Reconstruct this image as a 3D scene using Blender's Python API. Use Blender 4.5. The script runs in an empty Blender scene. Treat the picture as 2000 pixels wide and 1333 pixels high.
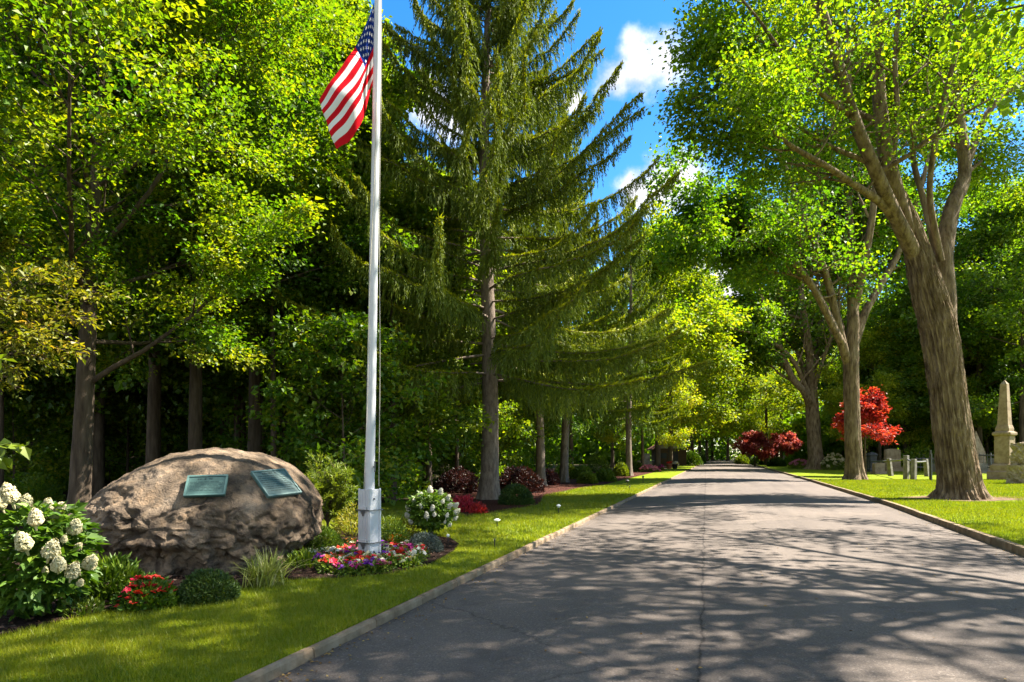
import bpy, math
import numpy as np
from mathutils import Vector, Matrix
from mathutils.geometry import tessellate_polygon
from mathutils.bvhtree import BVHTree

C = bpy.context.scene.collection
S = bpy.context.scene
PI = math.pi
F, CX, HY, CAMH = 1250.0, 1000.0, 890.0, 1.6      # focal length and horizon in photo pixels, eye height in metres
LAWN = 0.08


def P(px, py, Y):
    return np.array([(px - CX) / F * Y, Y, CAMH - (py - HY) / F * Y])


def G(px, py, z=LAWN):
    Y = F * (CAMH - z) / (py - HY)
    return np.array([(px - CX) / F * Y, Y, z])


# ------------------------------------------------------------------ helpers
def rs(seed):
    return np.random.RandomState(seed)


def unit(v):
    v = np.asarray(v, float)
    n = np.linalg.norm(v, axis=-1, keepdims=True)
    return v / np.maximum(n, 1e-9)


def _hash(ix, iy, iz, seed):
    h = (ix * 374761393 + iy * 668265263 + iz * 2147483647 + seed * 974634777) & 0xFFFFFFFF
    h = ((h ^ (h >> 13)) * 1274126177) & 0xFFFFFFFF
    h = h ^ (h >> 16)
    return (h & 0xFFFFFF) / float(0xFFFFFF)


def vnoise(p, seed=0):
    p = np.asarray(p, float)
    i = np.floor(p).astype(np.int64)
    f = p - i
    f = f * f * (3 - 2 * f)
    r = 0
    for dx in (0, 1):
        wx = f[..., 0] if dx else 1 - f[..., 0]
        for dy in (0, 1):
            wy = f[..., 1] if dy else 1 - f[..., 1]
            for dz in (0, 1):
                wz = f[..., 2] if dz else 1 - f[..., 2]
                r = r + wx * wy * wz * _hash(i[..., 0] + dx, i[..., 1] + dy, i[..., 2] + dz, seed)
    return r * 2 - 1


def fbm(p, octv=4, seed=0, gain=0.5, ridged=False):
    p = np.asarray(p, float)
    a, s, t = 1.0, 0.0, 0.0
    for k in range(octv):
        n = vnoise(p * (2.03 ** k) + k * 17.3, seed + k)
        if ridged:
            n = 1 - 2 * np.abs(n)
        s = s + a * n
        t += a
        a *= gain
    return s / t


class MB:
    """collects polygons (any size) and builds ONE mesh object"""
    def __init__(self):
        self.v, self.f, self.r, self.m, self.n = [], [], [], [], 0

    def add(self, V, faces, rnd=None, mi=0):
        V = np.asarray(V, float).reshape(-1, 3)
        faces = np.asarray(faces, dtype=np.int64)
        if faces.ndim == 1:
            faces = faces.reshape(1, -1)
        self.v.append(V)
        self.f.append(faces + self.n)
        self.r.append(np.full(len(faces), 0.5) if rnd is None else np.broadcast_to(np.asarray(rnd, float), (len(faces),)))
        self.m.append(np.full(len(faces), mi, dtype=np.int32) if np.isscalar(mi) else np.asarray(mi, dtype=np.int32))
        self.n += len(V)
        return self

    def box(self, c, s, rz=0, mi=0, taper=1.0, ax=None):
        x, y, z = np.array(s) / 2
        V = np.array([(-x, -y, -z), (x, -y, -z), (x, y, -z), (-x, y, -z), (-x * taper, -y * taper, z), (x * taper, -y * taper, z), (x * taper, y * taper, z), (-x * taper, y * taper, z)])
        ca, sa = math.cos(rz), math.sin(rz)
        V = V @ np.array([[ca, sa, 0], [-sa, ca, 0], [0, 0, 1]])
        if ax is not None:
            V = V @ np.array(ax)
        self.add(V + np.array(c), [(0, 3, 2, 1), (4, 5, 6, 7), (0, 1, 5, 4), (1, 2, 6, 5), (2, 3, 7, 6), (3, 0, 4, 7)], mi=mi)
        return self

    def tube(self, pts, rad, sides=8, cap=True, mi=0):
        pts = np.asarray(pts, float)
        n = len(pts)
        rad = np.broadcast_to(np.asarray(rad, float), (n,))
        t = np.gradient(pts, axis=0)
        t = unit(t)
        ref = np.array([0.0, 0, 1]) if abs(t[0, 2]) < 0.8 else np.array([1.0, 0, 0])
        a = unit(np.cross(t, ref))
        b = np.cross(t, a)
        th = np.arange(sides) * 2 * PI / sides
        V = pts[:, None] + rad[:, None, None] * (np.cos(th)[None, :, None] * a[:, None] + np.sin(th)[None, :, None] * b[:, None])
        i = np.arange(n - 1)[:, None] * sides
        j = np.arange(sides)[None]
        q = np.stack([i + j, i + (j + 1) % sides, i + sides + (j + 1) % sides, i + sides + j], -1).reshape(-1, 4)
        self.add(V.reshape(-1, 3), q, mi=mi)
        if cap:
            self.add(V[-1], np.arange(sides)[None], mi=mi)
            self.add(V[0], np.arange(sides)[None, ::-1], mi=mi)
        return self

    def lathe(self, prof, c=(0, 0, 0), sides=20, mi=0, square=False):
        prof = np.asarray(prof, float)
        th = np.arange(sides) * 2 * PI / sides
        if square:
            sides = 4
            th = PI / 4 + np.arange(4) * PI / 2
        k = math.sqrt(2) if square else 1
        V = np.stack([prof[:, None, 0] * k * np.cos(th), prof[:, None, 0] * k * np.sin(th), np.repeat(prof[:, 1:2], sides, 1)], -1)
        n = len(prof)
        i = np.arange(n - 1)[:, None] * sides
        j = np.arange(sides)[None]
        q = np.stack([i + j, i + (j + 1) % sides, i + sides + (j + 1) % sides, i + sides + j], -1).reshape(-1, 4)
        self.add(V.reshape(-1, 3) + np.array(c), q, mi=mi)
        self.add(V[-1] + np.array(c), np.arange(sides)[None], mi=mi)
        return self

    def grid(self, V, mi=0, rnd=None, flip=False):
        V = np.asarray(V, float)
        a, b = V.shape[:2]
        i = np.arange(a - 1)[:, None] * b
        j = np.arange(b - 1)[None]
        q = np.stack([i + j, i + j + 1, i + b + j + 1, i + b + j], -1).reshape(-1, 4)
        if flip:
            q = q[:, ::-1]
        self.add(V.reshape(-1, 3), q, mi=mi, rnd=rnd)
        return self

    def build(self, name, mats, parent=None, smooth=False, loc=None, bevel=0):
        me = bpy.data.meshes.new(name)
        V = np.concatenate(self.v)
        tot = np.concatenate([np.full(len(f), f.shape[1], dtype=np.int32) for f in self.f])
        idx = np.concatenate([f.reshape(-1) for f in self.f]).astype(np.int32)
        me.vertices.add(len(V))
        me.vertices.foreach_set('co', V.astype(np.float32).reshape(-1))
        me.loops.add(len(idx))
        me.loops.foreach_set('vertex_index', idx)
        me.polygons.add(len(tot))
        st = np.concatenate([[0], np.cumsum(tot)[:-1]]).astype(np.int32)
        me.polygons.foreach_set('loop_start', st)
        me.polygons.foreach_set('material_index', np.concatenate(self.m))
        me.polygons.foreach_set('use_smooth', np.full(len(tot), smooth, dtype=bool))
        at = me.attributes.new('rnd', 'FLOAT', 'FACE')
        at.data.foreach_set('value', np.concatenate(self.r).astype(np.float32))
        me.update(calc_edges=True)
        me.validate()
        for m in (mats if isinstance(mats, (list, tuple)) else [mats]):
            me.materials.append(m)
        o = bpy.data.objects.new(name, me)
        C.objects.link(o)
        if parent:
            o.parent = parent
        if loc is not None:
            o.location = loc
        if bevel:
            b = o.modifiers.new('bevel', 'BEVEL')
            b.width = bevel
            b.segments = 2
            b.limit_method = 'ANGLE'
        return o


def tag(o, label=None, cat=None, group=None, kind=None):
    if label: o['label'] = label
    if cat: o['category'] = cat
    if group: o['group'] = group
    if kind: o['kind'] = kind
    return o


def empty(name, loc, label, cat, group=None, rz=0, sc=1.0):
    o = bpy.data.objects.new(name, None)
    C.objects.link(o)
    o.location = tuple(loc)
    o.rotation_euler = (0, 0, rz)
    o.scale = (sc, sc, sc)
    o.empty_display_size = 0.2
    return tag(o, label, cat, group)


def dup(root, loc, rz=0, sc=1.0, label=None, group=None, cat=None):
    r = root.copy()
    C.objects.link(r)
    r.location = tuple(loc)
    r.rotation_euler = (0, 0, rz)
    r.scale = (sc, sc, sc) if np.isscalar(sc) else tuple(sc)
    tag(r, label, cat, group)
    for ch in list(root.children):
        c = ch.copy()
        C.objects.link(c)
        c.parent = r
        for g in ch.children:
            d = g.copy()
            C.objects.link(d)
            d.parent = c
    return r


# ------------------------------------------------------------------ materials
def newmat(name):
    m = bpy.data.materials.new(name)
    m.use_nodes = True
    nt = m.node_tree
    nt.nodes.clear()
    return m, nt, nt.nodes, nt.links


def N(nt, typ, **kw):
    n = nt.nodes.new(typ)
    for k, v in kw.items():
        if k.startswith('i_'):
            n.inputs[k[2:]].default_value = v
        else:
            setattr(n, k, v)
    return n


def ramp(nt, cols, src=None, interp='LINEAR'):
    r = nt.nodes.new('ShaderNodeValToRGB')
    r.color_ramp.interpolation = interp
    e = r.color_ramp.elements
    while len(e) < len(cols):
        e.new(0.5)
    for k, (pos, c) in enumerate(cols):
        e[k].position = pos
        e[k].color = (*c, 1) if len(c) == 3 else c
    if src is not None:
        nt.links.new(src, r.inputs[0])
    return r


def leaf_mat(name, cols, trans=0.42, tcol=1.7, gloss=0.025, rough=0.5, objvar=0.10, tyel=1.0):
    m, nt, nn, L = newmat(name)
    at = N(nt, 'ShaderNodeAttribute', attribute_name='rnd')
    k = len(cols)
    r = ramp(nt, [(i / (k - 1), c) for i, c in enumerate(cols)], at.outputs['Fac'])
    oi = N(nt, 'ShaderNodeObjectInfo')
    hs = N(nt, 'ShaderNodeHueSaturation')
    mr = N(nt, 'ShaderNodeMapRange')
    mr.inputs[3].default_value = 1 - objvar * 1.6
    mr.inputs[4].default_value = 1 + objvar * 1.6
    L.new(oi.outputs['Random'], mr.inputs[0])
    L.new(mr.outputs[0], hs.inputs['Value'])
    mh = N(nt, 'ShaderNodeMapRange')
    mh.inputs[3].default_value = 0.5 + objvar * 0.12
    mh.inputs[4].default_value = 0.5 - objvar * 0.12
    L.new(oi.outputs['Random'], mh.inputs[0])
    L.new(mh.outputs[0], hs.inputs['Hue'])
    L.new(r.outputs[0], hs.inputs['Color'])
    di = N(nt, 'ShaderNodeBsdfDiffuse')
    tr = N(nt, 'ShaderNodeBsdfTranslucent')
    gl = N(nt, 'ShaderNodeBsdfGlossy')
    gl.inputs['Roughness'].default_value = rough
    gl.inputs['Color'].default_value = (0.9, 0.95, 0.85, 1)
    mu = N(nt, 'ShaderNodeMix', data_type='RGBA', blend_type='MULTIPLY')
    mu.inputs[0].default_value = 1
    mu.inputs[7].default_value = (tcol * 0.98 * tyel, tcol, tcol * 0.35, 1)
    L.new(hs.outputs[0], mu.inputs[6])
    L.new(hs.outputs[0], di.inputs[0])
    L.new(mu.outputs[2], tr.inputs[0])
    m1 = N(nt, 'ShaderNodeMixShader')
    m1.inputs[0].default_value = trans
    L.new(di.outputs[0], m1.inputs[1])
    L.new(tr.outputs[0], m1.inputs[2])
    m2 = N(nt, 'ShaderNodeMixShader')
    m2.inputs[0].default_value = gloss
    L.new(m1.outputs[0], m2.inputs[1])
    L.new(gl.outputs[0], m2.inputs[2])
    o = N(nt, 'ShaderNodeOutputMaterial')
    L.new(m2.outputs[0], o.inputs[0])
    return m


def surf_mat(name, cols, scale=5, detail=6, stretch=(1, 1, 1), rough=0.85, bump=0.3, bscale=None, bdist=0.02, spec=0.3, metallic=0, rotz=0, speck=None):
    """noise-coloured principled surface in object space; cols: list of (pos, colour)"""
    m, nt, nn, L = newmat(name)
    tc = N(nt, 'ShaderNodeTexCoord')
    mp = N(nt, 'ShaderNodeMapping')
    mp.inputs['Scale'].default_value = stretch
    mp.inputs['Rotation'].default_value = (0, 0, rotz)
    L.new(tc.outputs['Object'], mp.inputs[0])
    n1 = N(nt, 'ShaderNodeTexNoise', i_Scale=scale, i_Detail=detail, i_Roughness=0.62)
    L.new(mp.outputs[0], n1.inputs['Vector'])
    r = ramp(nt, cols, n1.outputs['Fac'])
    col = r.outputs[0]
    if speck:
        n3 = N(nt, 'ShaderNodeTexNoise', i_Scale=speck[0], i_Detail=2)
        L.new(mp.outputs[0], n3.inputs['Vector'])
        r3 = ramp(nt, [(speck[1], (0, 0, 0)), (min(1, speck[1] + 0.06), (1, 1, 1))], n3.outputs['Fac'])
        mx = N(nt, 'ShaderNodeMix', data_type='RGBA')
        L.new(r3.outputs[0], mx.inputs[0])
        L.new(col, mx.inputs[6])
        mx.inputs[7].default_value = (*speck[2], 1)
        col = mx.outputs[2]
    b = N(nt, 'ShaderNodeBsdfPrincipled')
    b.inputs['Roughness'].default_value = rough
    b.inputs['Metallic'].default_value = metallic
    b.inputs['Specular IOR Level'].default_value = spec
    L.new(col, b.inputs['Base Color'])
    if bump:
        n2 = N(nt, 'ShaderNodeTexNoise', i_Scale=bscale or scale * 4, i_Detail=6, i_Roughness=0.65)
        L.new(mp.outputs[0], n2.inputs['Vector'])
        bp = N(nt, 'ShaderNodeBump', i_Strength=bump, i_Distance=bdist)
        L.new(n2.outputs['Fac'], bp.inputs['Height'])
        L.new(bp.outputs[0], b.inputs['Normal'])
    o = N(nt, 'ShaderNodeOutputMaterial')
    L.new(b.outputs[0], o.inputs[0])
    return m


M = {}
# leaves: dark -> light, natural albedos
M['maple'] = leaf_mat('maple_leaf', [(0.040, 0.095, 0.004), (0.085, 0.160, 0.004), (0.140, 0.210, 0.005), (0.215, 0.245, 0.006)], trans=0.50, tcol=2.1)
M['maple_left'] = leaf_mat('sugar_maple_leaf', [(0.038, 0.095, 0.004), (0.085, 0.165, 0.004), (0.150, 0.212, 0.005), (0.250, 0.252, 0.006)], trans=0.48, tcol=1.95)
M['wood_leaf'] = leaf_mat('wood_leaf', [(0.034, 0.082, 0.005), (0.075, 0.142, 0.005), (0.125, 0.190, 0.006), (0.190, 0.222, 0.007)], trans=0.50, tcol=2.1, objvar=0.16)
M['street_leaf'] = leaf_mat('street_leaf', [(0.075, 0.140, 0.004), (0.140, 0.200, 0.005), (0.210, 0.240, 0.006), (0.280, 0.260, 0.007)], trans=0.50, tcol=2.0, objvar=0.14)
M['spruce'] = leaf_mat('spruce_needle', [(0.020, 0.045, 0.006), (0.060, 0.098, 0.007), (0.128, 0.170, 0.008), (0.230, 0.250, 0.010)], trans=0.28, tcol=1.5, gloss=0.02)
M['bronze'] = leaf_mat('bronze_leaf', [(0.06, 0.085, 0.006), (0.14, 0.155, 0.008), (0.22, 0.20, 0.010), (0.30, 0.19, 0.025)], trans=0.45)
M['redmaple'] = leaf_mat('red_leaf', [(0.13, 0.010, 0.020), (0.34, 0.016, 0.035), (0.52, 0.035, 0.055), (0.58, 0.09, 0.05)], trans=0.42, tcol=1.4)
M['pinkmaple'] = leaf_mat('pink_leaf', [(0.16, 0.025, 0.04), (0.34, 0.05, 0.08), (0.48, 0.10, 0.13), (0.52, 0.18, 0.14)], trans=0.40, tcol=1.3)
M['maroon'] = leaf_mat('maroon_leaf', [(0.012, 0.004, 0.006), (0.026, 0.007, 0.010), (0.048, 0.011, 0.014), (0.075, 0.018, 0.020)], trans=0.3, tcol=1.2)
M['box'] = leaf_mat('box_leaf', [(0.030, 0.070, 0.006), (0.065, 0.120, 0.007), (0.115, 0.170, 0.008), (0.170, 0.210, 0.010)], trans=0.28, tcol=1.4, objvar=0.12)
M['boxdark'] = leaf_mat('boxdark_leaf', [(0.015, 0.040, 0.010), (0.030, 0.065, 0.012), (0.055, 0.095, 0.014), (0.09, 0.13, 0.016)], trans=0.25, tcol=1.4)
M['yew'] = leaf_mat('yew_leaf', [(0.05, 0.09, 0.008), (0.095, 0.14, 0.010), (0.15, 0.19, 0.010), (0.21, 0.24, 0.012)], trans=0.35, tcol=1.5)
M['golden'] = leaf_mat('golden_leaf', [(0.12, 0.13, 0.012), (0.20, 0.20, 0.015), (0.30, 0.26, 0.02), (0.38, 0.28, 0.04)], trans=0.4, tcol=1.3)
M['blue'] = leaf_mat('bluegrey_leaf', [(0.025, 0.035, 0.035), (0.05, 0.068, 0.065), (0.085, 0.105, 0.10), (0.13, 0.15, 0.14)], trans=0.15, tcol=1.1)
M['hyd'] = leaf_mat('hydrangea_leaf', [(0.040, 0.095, 0.008), (0.075, 0.145, 0.009), (0.115, 0.190, 0.010), (0.165, 0.220, 0.014)], trans=0.35, tcol=1.5, gloss=0.03)
M['orange'] = leaf_mat('orange_leaf', [(0.12, 0.03, 0.012), (0.22, 0.06, 0.015), (0.33, 0.10, 0.02), (0.38, 0.16, 0.03)], trans=0.35, tcol=1.2)
M['grassy'] = leaf_mat('striped_blade', [(0.10, 0.15, 0.02), (0.19, 0.23, 0.03), (0.32, 0.34, 0.09), (0.48, 0.46, 0.20)], trans=0.35, tcol=1.2)
M['blade'] = leaf_mat('lawn_blade', [(0.085, 0.135, 0.004), (0.145, 0.185, 0.004), (0.205, 0.220, 0.005), (0.270, 0.245, 0.007)], trans=0.40, tcol=1.5, gloss=0.03)
M['litterleaf'] = leaf_mat('fallen_leaf', [(0.10, 0.05, 0.02), (0.20, 0.10, 0.03), (0.30, 0.17, 0.05), (0.36, 0.25, 0.09)], trans=0.2, tcol=1.0)
M['petal_white'] = leaf_mat('white_petal', [(0.42, 0.40, 0.29), (0.55, 0.52, 0.42), (0.64, 0.62, 0.54), (0.70, 0.69, 0.63)], trans=0.25, tcol=1.0, gloss=0.02, tyel=0.95)
M['petal_cream'] = leaf_mat('cream_petal', [(0.36, 0.30, 0.13), (0.50, 0.43, 0.23), (0.60, 0.54, 0.34), (0.66, 0.61, 0.44)], trans=0.22, tcol=1.0, gloss=0.02, tyel=0.95)
M['petal_red'] = leaf_mat('red_petal', [(0.35, 0.01, 0.015), (0.52, 0.012, 0.02), (0.62, 0.02, 0.03), (0.66, 0.06, 0.04)], trans=0.25, tcol=1.0, gloss=0.02)
M['petal_pink'] = leaf_mat('pink_petal', [(0.45, 0.05, 0.16), (0.58, 0.10, 0.25), (0.66, 0.24, 0.34), (0.72, 0.42, 0.46)], trans=0.25, tcol=1.0, gloss=0.02)
M['petal_magenta'] = leaf_mat('magenta_petal', [(0.28, 0.01, 0.12), (0.40, 0.015, 0.17), (0.50, 0.03, 0.24), (0.56, 0.10, 0.34)], trans=0.25, tcol=1.0, gloss=0.02)
M['petal_purple'] = leaf_mat('purple_petal', [(0.10, 0.01, 0.20), (0.16, 0.015, 0.30), (0.22, 0.03, 0.38), (0.30, 0.08, 0.45)], trans=0.25, tcol=1.0, gloss=0.02)
M['petal_orange'] = leaf_mat('orange_petal', [(0.45, 0.08, 0.01), (0.58, 0.14, 0.012), (0.66, 0.22, 0.02), (0.70, 0.30, 0.03)], trans=0.25, tcol=1.0, gloss=0.02)
M['chip'] = leaf_mat('mulch_chip', [(0.010, 0.006, 0.004), (0.026, 0.014, 0.009), (0.050, 0.026, 0.016), (0.085, 0.048, 0.030)], trans=0.0, gloss=0.02)
M['redchip'] = leaf_mat('red_mulch_chip', [(0.03, 0.010, 0.006), (0.06, 0.02, 0.012), (0.11, 0.035, 0.02), (0.16, 0.06, 0.035)], trans=0.0, gloss=0.02)
# bark
M['bark_grey'] = surf_mat('grey_bark', [(0.30, (0.060, 0.038, 0.022)), (0.47, (0.165, 0.115, 0.070)), (0.72, (0.32, 0.24, 0.155))], scale=2.6, stretch=(2.2, 2.2, 0.55), bump=1.0, bscale=5.0, bdist=0.12, rough=0.92, spec=0.15)
M['bark_dark'] = surf_mat('dark_bark', [(0.30, (0.034, 0.024, 0.016)), (0.5, (0.076, 0.056, 0.038)), (0.75, (0.135, 0.103, 0.072))], scale=3, stretch=(3, 3, 0.5), bump=0.8, bscale=11, bdist=0.03, rough=0.92, spec=0.15)
M['bark_spruce'] = surf_mat('spruce_bark', [(0.28, (0.085, 0.062, 0.046)), (0.5, (0.165, 0.128, 0.098)), (0.72, (0.25, 0.20, 0.155))], scale=7, stretch=(1.6, 1.6, 0.55), bump=0.9, bscale=16, bdist=0.025, rough=0.92, spec=0.15)
M['stem'] = surf_mat('green_stem', [(0.3, (0.05, 0.06, 0.015)), (0.7, (0.11, 0.11, 0.035))], scale=12, bump=0.2, rough=0.7)
# stone, metal, cloth
M['rock'] = None
M['patina'] = None
M['white_metal'] = surf_mat('white_painted_metal', [(0.3, (0.46, 0.46, 0.465)), (0.7, (0.58, 0.58, 0.585))], scale=3, rough=0.38, bump=0.04, bscale=40, spec=0.45)
M['steel'] = surf_mat('grey_steel', [(0.3, (0.10, 0.10, 0.10)), (0.7, (0.24, 0.24, 0.24))], scale=20, rough=0.45, bump=0.1, metallic=0.6)
M['rope'] = surf_mat('rope', [(0.3, (0.30, 0.28, 0.22)), (0.7, (0.48, 0.45, 0.36))], scale=60, rough=0.9, bump=0.4)
M['dark_metal'] = surf_mat('dark_metal', [(0.3, (0.02, 0.022, 0.02)), (0.7, (0.05, 0.05, 0.048))], scale=30, rough=0.5, bump=0.15)
M['tan_stone'] = surf_mat('tan_stone', [(0.28, (0.14, 0.095, 0.052)), (0.5, (0.25, 0.185, 0.112)), (0.75, (0.34, 0.27, 0.18))], scale=3.0, rough=0.9, bump=0.35, bscale=18, bdist=0.02)
M['rough_stone'] = surf_mat('rough_stone', [(0.28, (0.16, 0.115, 0.065)), (0.5, (0.29, 0.225, 0.145)), (0.75, (0.42, 0.35, 0.26))], scale=4.0, rough=0.92, bump=0.8, bscale=9, bdist=0.06)
M['grey_stone'] = surf_mat('grey_stone', [(0.28, (0.09, 0.08, 0.06)), (0.5, (0.17, 0.155, 0.125)), (0.75, (0.26, 0.24, 0.20))], scale=4.0, rough=0.9, bump=0.35, bscale=18, bdist=0.02)
M['dark_stone'] = surf_mat('dark_stone', [(0.28, (0.02, 0.02, 0.02)), (0.5, (0.04, 0.04, 0.04)), (0.75, (0.075, 0.07, 0.065))], scale=5.0, rough=0.6, bump=0.3, bscale=18, bdist=0.02)
M['pale_wood'] = surf_mat('weathered_wood', [(0.3, (0.26, 0.23, 0.19)), (0.7, (0.42, 0.38, 0.32))], scale=4, stretch=(8, 1, 8), rough=0.85, bump=0.2)
M['brown_wood'] = surf_mat('brown_wood', [(0.3, (0.06, 0.035, 0.02)), (0.7, (0.12, 0.07, 0.04))], scale=4, stretch=(1, 1, 8), rough=0.85, bump=0.2)
M['roof'] = surf_mat('roof_shingle', [(0.3, (0.16, 0.065, 0.04)), (0.7, (0.30, 0.13, 0.085))], scale=9, stretch=(1, 1, 6), rough=0.85, bump=0.3)
M['black'] = surf_mat('lamp_black', [(0.3, (0.012, 0.012, 0.012)), (0.7, (0.03, 0.03, 0.03))], scale=9, rough=0.5, bump=0.05)
M['frosted'] = surf_mat('frosted_lens', [(0.3, (0.62, 0.64, 0.62)), (0.7, (0.74, 0.75, 0.72))], scale=9, rough=0.3, bump=0.05)
M['terracotta'] = surf_mat('terracotta', [(0.3, (0.26, 0.09, 0.05)), (0.7, (0.36, 0.14, 0.08))], scale=9, rough=0.8, bump=0.1)
M['kerb_stone'] = surf_mat('kerb_stone', [(0.25, (0.095, 0.062, 0.034)), (0.5, (0.205, 0.145, 0.088)), (0.75, (0.31, 0.235, 0.155))], scale=5, detail=8, rough=0.92, bump=0.5, bscale=30, bdist=0.012)
M['kerb_dark'] = surf_mat('kerb_timber', [(0.25, (0.09, 0.06, 0.03)), (0.5, (0.19, 0.135, 0.075)), (0.75, (0.30, 0.225, 0.14))], scale=5, detail=8, rough=0.92, bump=0.5, bscale=30, bdist=0.012)
M['lawn'] = surf_mat('lawn', [(0.25, (0.070, 0.115, 0.004)), (0.45, (0.120, 0.165, 0.004)), (0.6, (0.165, 0.195, 0.005)), (0.8, (0.225, 0.215, 0.007))], scale=1.3, detail=14, rough=0.95, bump=0.9, bscale=45, bdist=0.04, spec=0.1)
M['floor'] = surf_mat('forest_floor', [(0.28, (0.014, 0.010, 0.006)), (0.5, (0.035, 0.026, 0.014)), (0.65, (0.040, 0.055, 0.012)), (0.8, (0.065, 0.095, 0.015))], scale=1.1, detail=12, rough=0.95, bump=0.8, bscale=20, bdist=0.05, spec=0.1)
M['mulch'] = surf_mat('mulch', [(0.28, (0.008, 0.005, 0.003)), (0.5, (0.022, 0.012, 0.008)), (0.75, (0.055, 0.030, 0.02))], scale=22, detail=8, rough=0.95, bump=1.0, bscale=55, bdist=0.03, spec=0.1)
M['mulch_red'] = surf_mat('red_mulch', [(0.28, (0.02, 0.008, 0.005)), (0.5, (0.055, 0.020, 0.013)), (0.75, (0.12, 0.045, 0.03))], scale=22, detail=8, rough=0.95, bump=1.0, bscale=55, bdist=0.03, spec=0.1)


M['soil'] = surf_mat('dry_soil', [(0.28, (0.06, 0.040, 0.022)), (0.5, (0.13, 0.085, 0.05)), (0.75, (0.20, 0.14, 0.085))], scale=5, detail=10, rough=0.95, bump=0.8, bscale=25, bdist=0.03, spec=0.1)


def rock_mat():
    m, nt, nn, L = newmat('boulder_rock')
    tc = N(nt, 'ShaderNodeTexCoord')
    n1 = N(nt, 'ShaderNodeTexNoise', i_Scale=1.6, i_Detail=9, i_Roughness=0.62)
    n2 = N(nt, 'ShaderNodeTexNoise', i_Scale=6.5, i_Detail=8, i_Roughness=0.7, i_Distortion=0.6)
    n3 = N(nt, 'ShaderNodeTexNoise', i_Scale=45, i_Detail=5, i_Roughness=0.7)
    for n in (n1, n2, n3):
        L.new(tc.outputs['Object'], n.inputs['Vector'])
    r1 = ramp(nt, [(0.30, (0.055, 0.039, 0.024)), (0.45, (0.132, 0.096, 0.061)), (0.58, (0.225, 0.168, 0.112)), (0.75, (0.34, 0.268, 0.19))], n1.outputs['Fac'])
    r2 = ramp(nt, [(0.36, (0.42, 0.40, 0.42)), (0.5, (0.95, 0.93, 0.92)), (0.66, (1.25, 1.12, 0.98))], n2.outputs['Fac'])
    r3 = ramp(nt, [(0.3, (0.75, 0.75, 0.75)), (0.7, (1.2, 1.2, 1.2))], n3.outputs['Fac'])
    a = N(nt, 'ShaderNodeMix', data_type='RGBA', blend_type='MULTIPLY')
    a.inputs[0].default_value = 1
    L.new(r1.outputs[0], a.inputs[6]); L.new(r2.outputs[0], a.inputs[7])
    b = N(nt, 'ShaderNodeMix', data_type='RGBA', blend_type='MULTIPLY')
    b.inputs[0].default_value = 1
    L.new(a.outputs[2], b.inputs[6]); L.new(r3.outputs[0], b.inputs[7])
    # a few thin dark fissures
    vo = N(nt, 'ShaderNodeTexVoronoi', feature='DISTANCE_TO_EDGE', i_Scale=0.95)
    ad = N(nt, 'ShaderNodeMix', data_type='RGBA', blend_type='LINEAR_LIGHT')
    ad.inputs[0].default_value = 0.22
    L.new(tc.outputs['Object'], ad.inputs[6]); L.new(n2.outputs['Color'], ad.inputs[7])
    L.new(ad.outputs[2], vo.inputs['Vector'])
    rv = ramp(nt, [(0.0, (0.25, 0.22, 0.2)), (0.012, (1, 1, 1))], vo.outputs['Distance'])
    c = N(nt, 'ShaderNodeMix', data_type='RGBA', blend_type='MULTIPLY')
    c.inputs[0].default_value = 0.8
    L.new(b.outputs[2], c.inputs[6]); L.new(rv.outputs[0], c.inputs[7])
    p = N(nt, 'ShaderNodeBsdfPrincipled')
    p.inputs['Roughness'].default_value = 0.8
    p.inputs['Specular IOR Level'].default_value = 0.25
    L.new(c.outputs[2], p.inputs['Base Color'])
    s = N(nt, 'ShaderNodeMath', operation='MULTIPLY_ADD')
    s.inputs[1].default_value = 0.35
    L.new(n3.outputs['Fac'], s.inputs[0]); L.new(n2.outputs['Fac'], s.inputs[2])
    bp = N(nt, 'ShaderNodeBump', i_Strength=1.0, i_Distance=0.09)
    L.new(s.outputs[0], bp.inputs['Height'])
    L.new(bp.outputs[0], p.inputs['Normal'])
    o = N(nt, 'ShaderNodeOutputMaterial')
    L.new(p.outputs[0], o.inputs[0])
    return m


M['rock'] = rock_mat()
M['patina'] = surf_mat('bronze_patina', [(0.25, (0.026, 0.058, 0.052)), (0.5, (0.046, 0.094, 0.084)), (0.75, (0.105, 0.170, 0.148))], scale=6, detail=8, rough=0.5, bump=0.15, bscale=60, bdist=0.004, spec=0.3)
M['patina_rim'] = surf_mat('bronze_patina_rim', [(0.25, (0.045, 0.10, 0.090)), (0.75, (0.11, 0.195, 0.172))], scale=9, detail=8, rough=0.45, bump=0.1, spec=0.4)
M['patina_dark'] = surf_mat('bronze_lettering', [(0.25, (0.010, 0.026, 0.024)), (0.75, (0.028, 0.058, 0.052))], scale=30, rough=0.5, bump=0.1)


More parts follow.
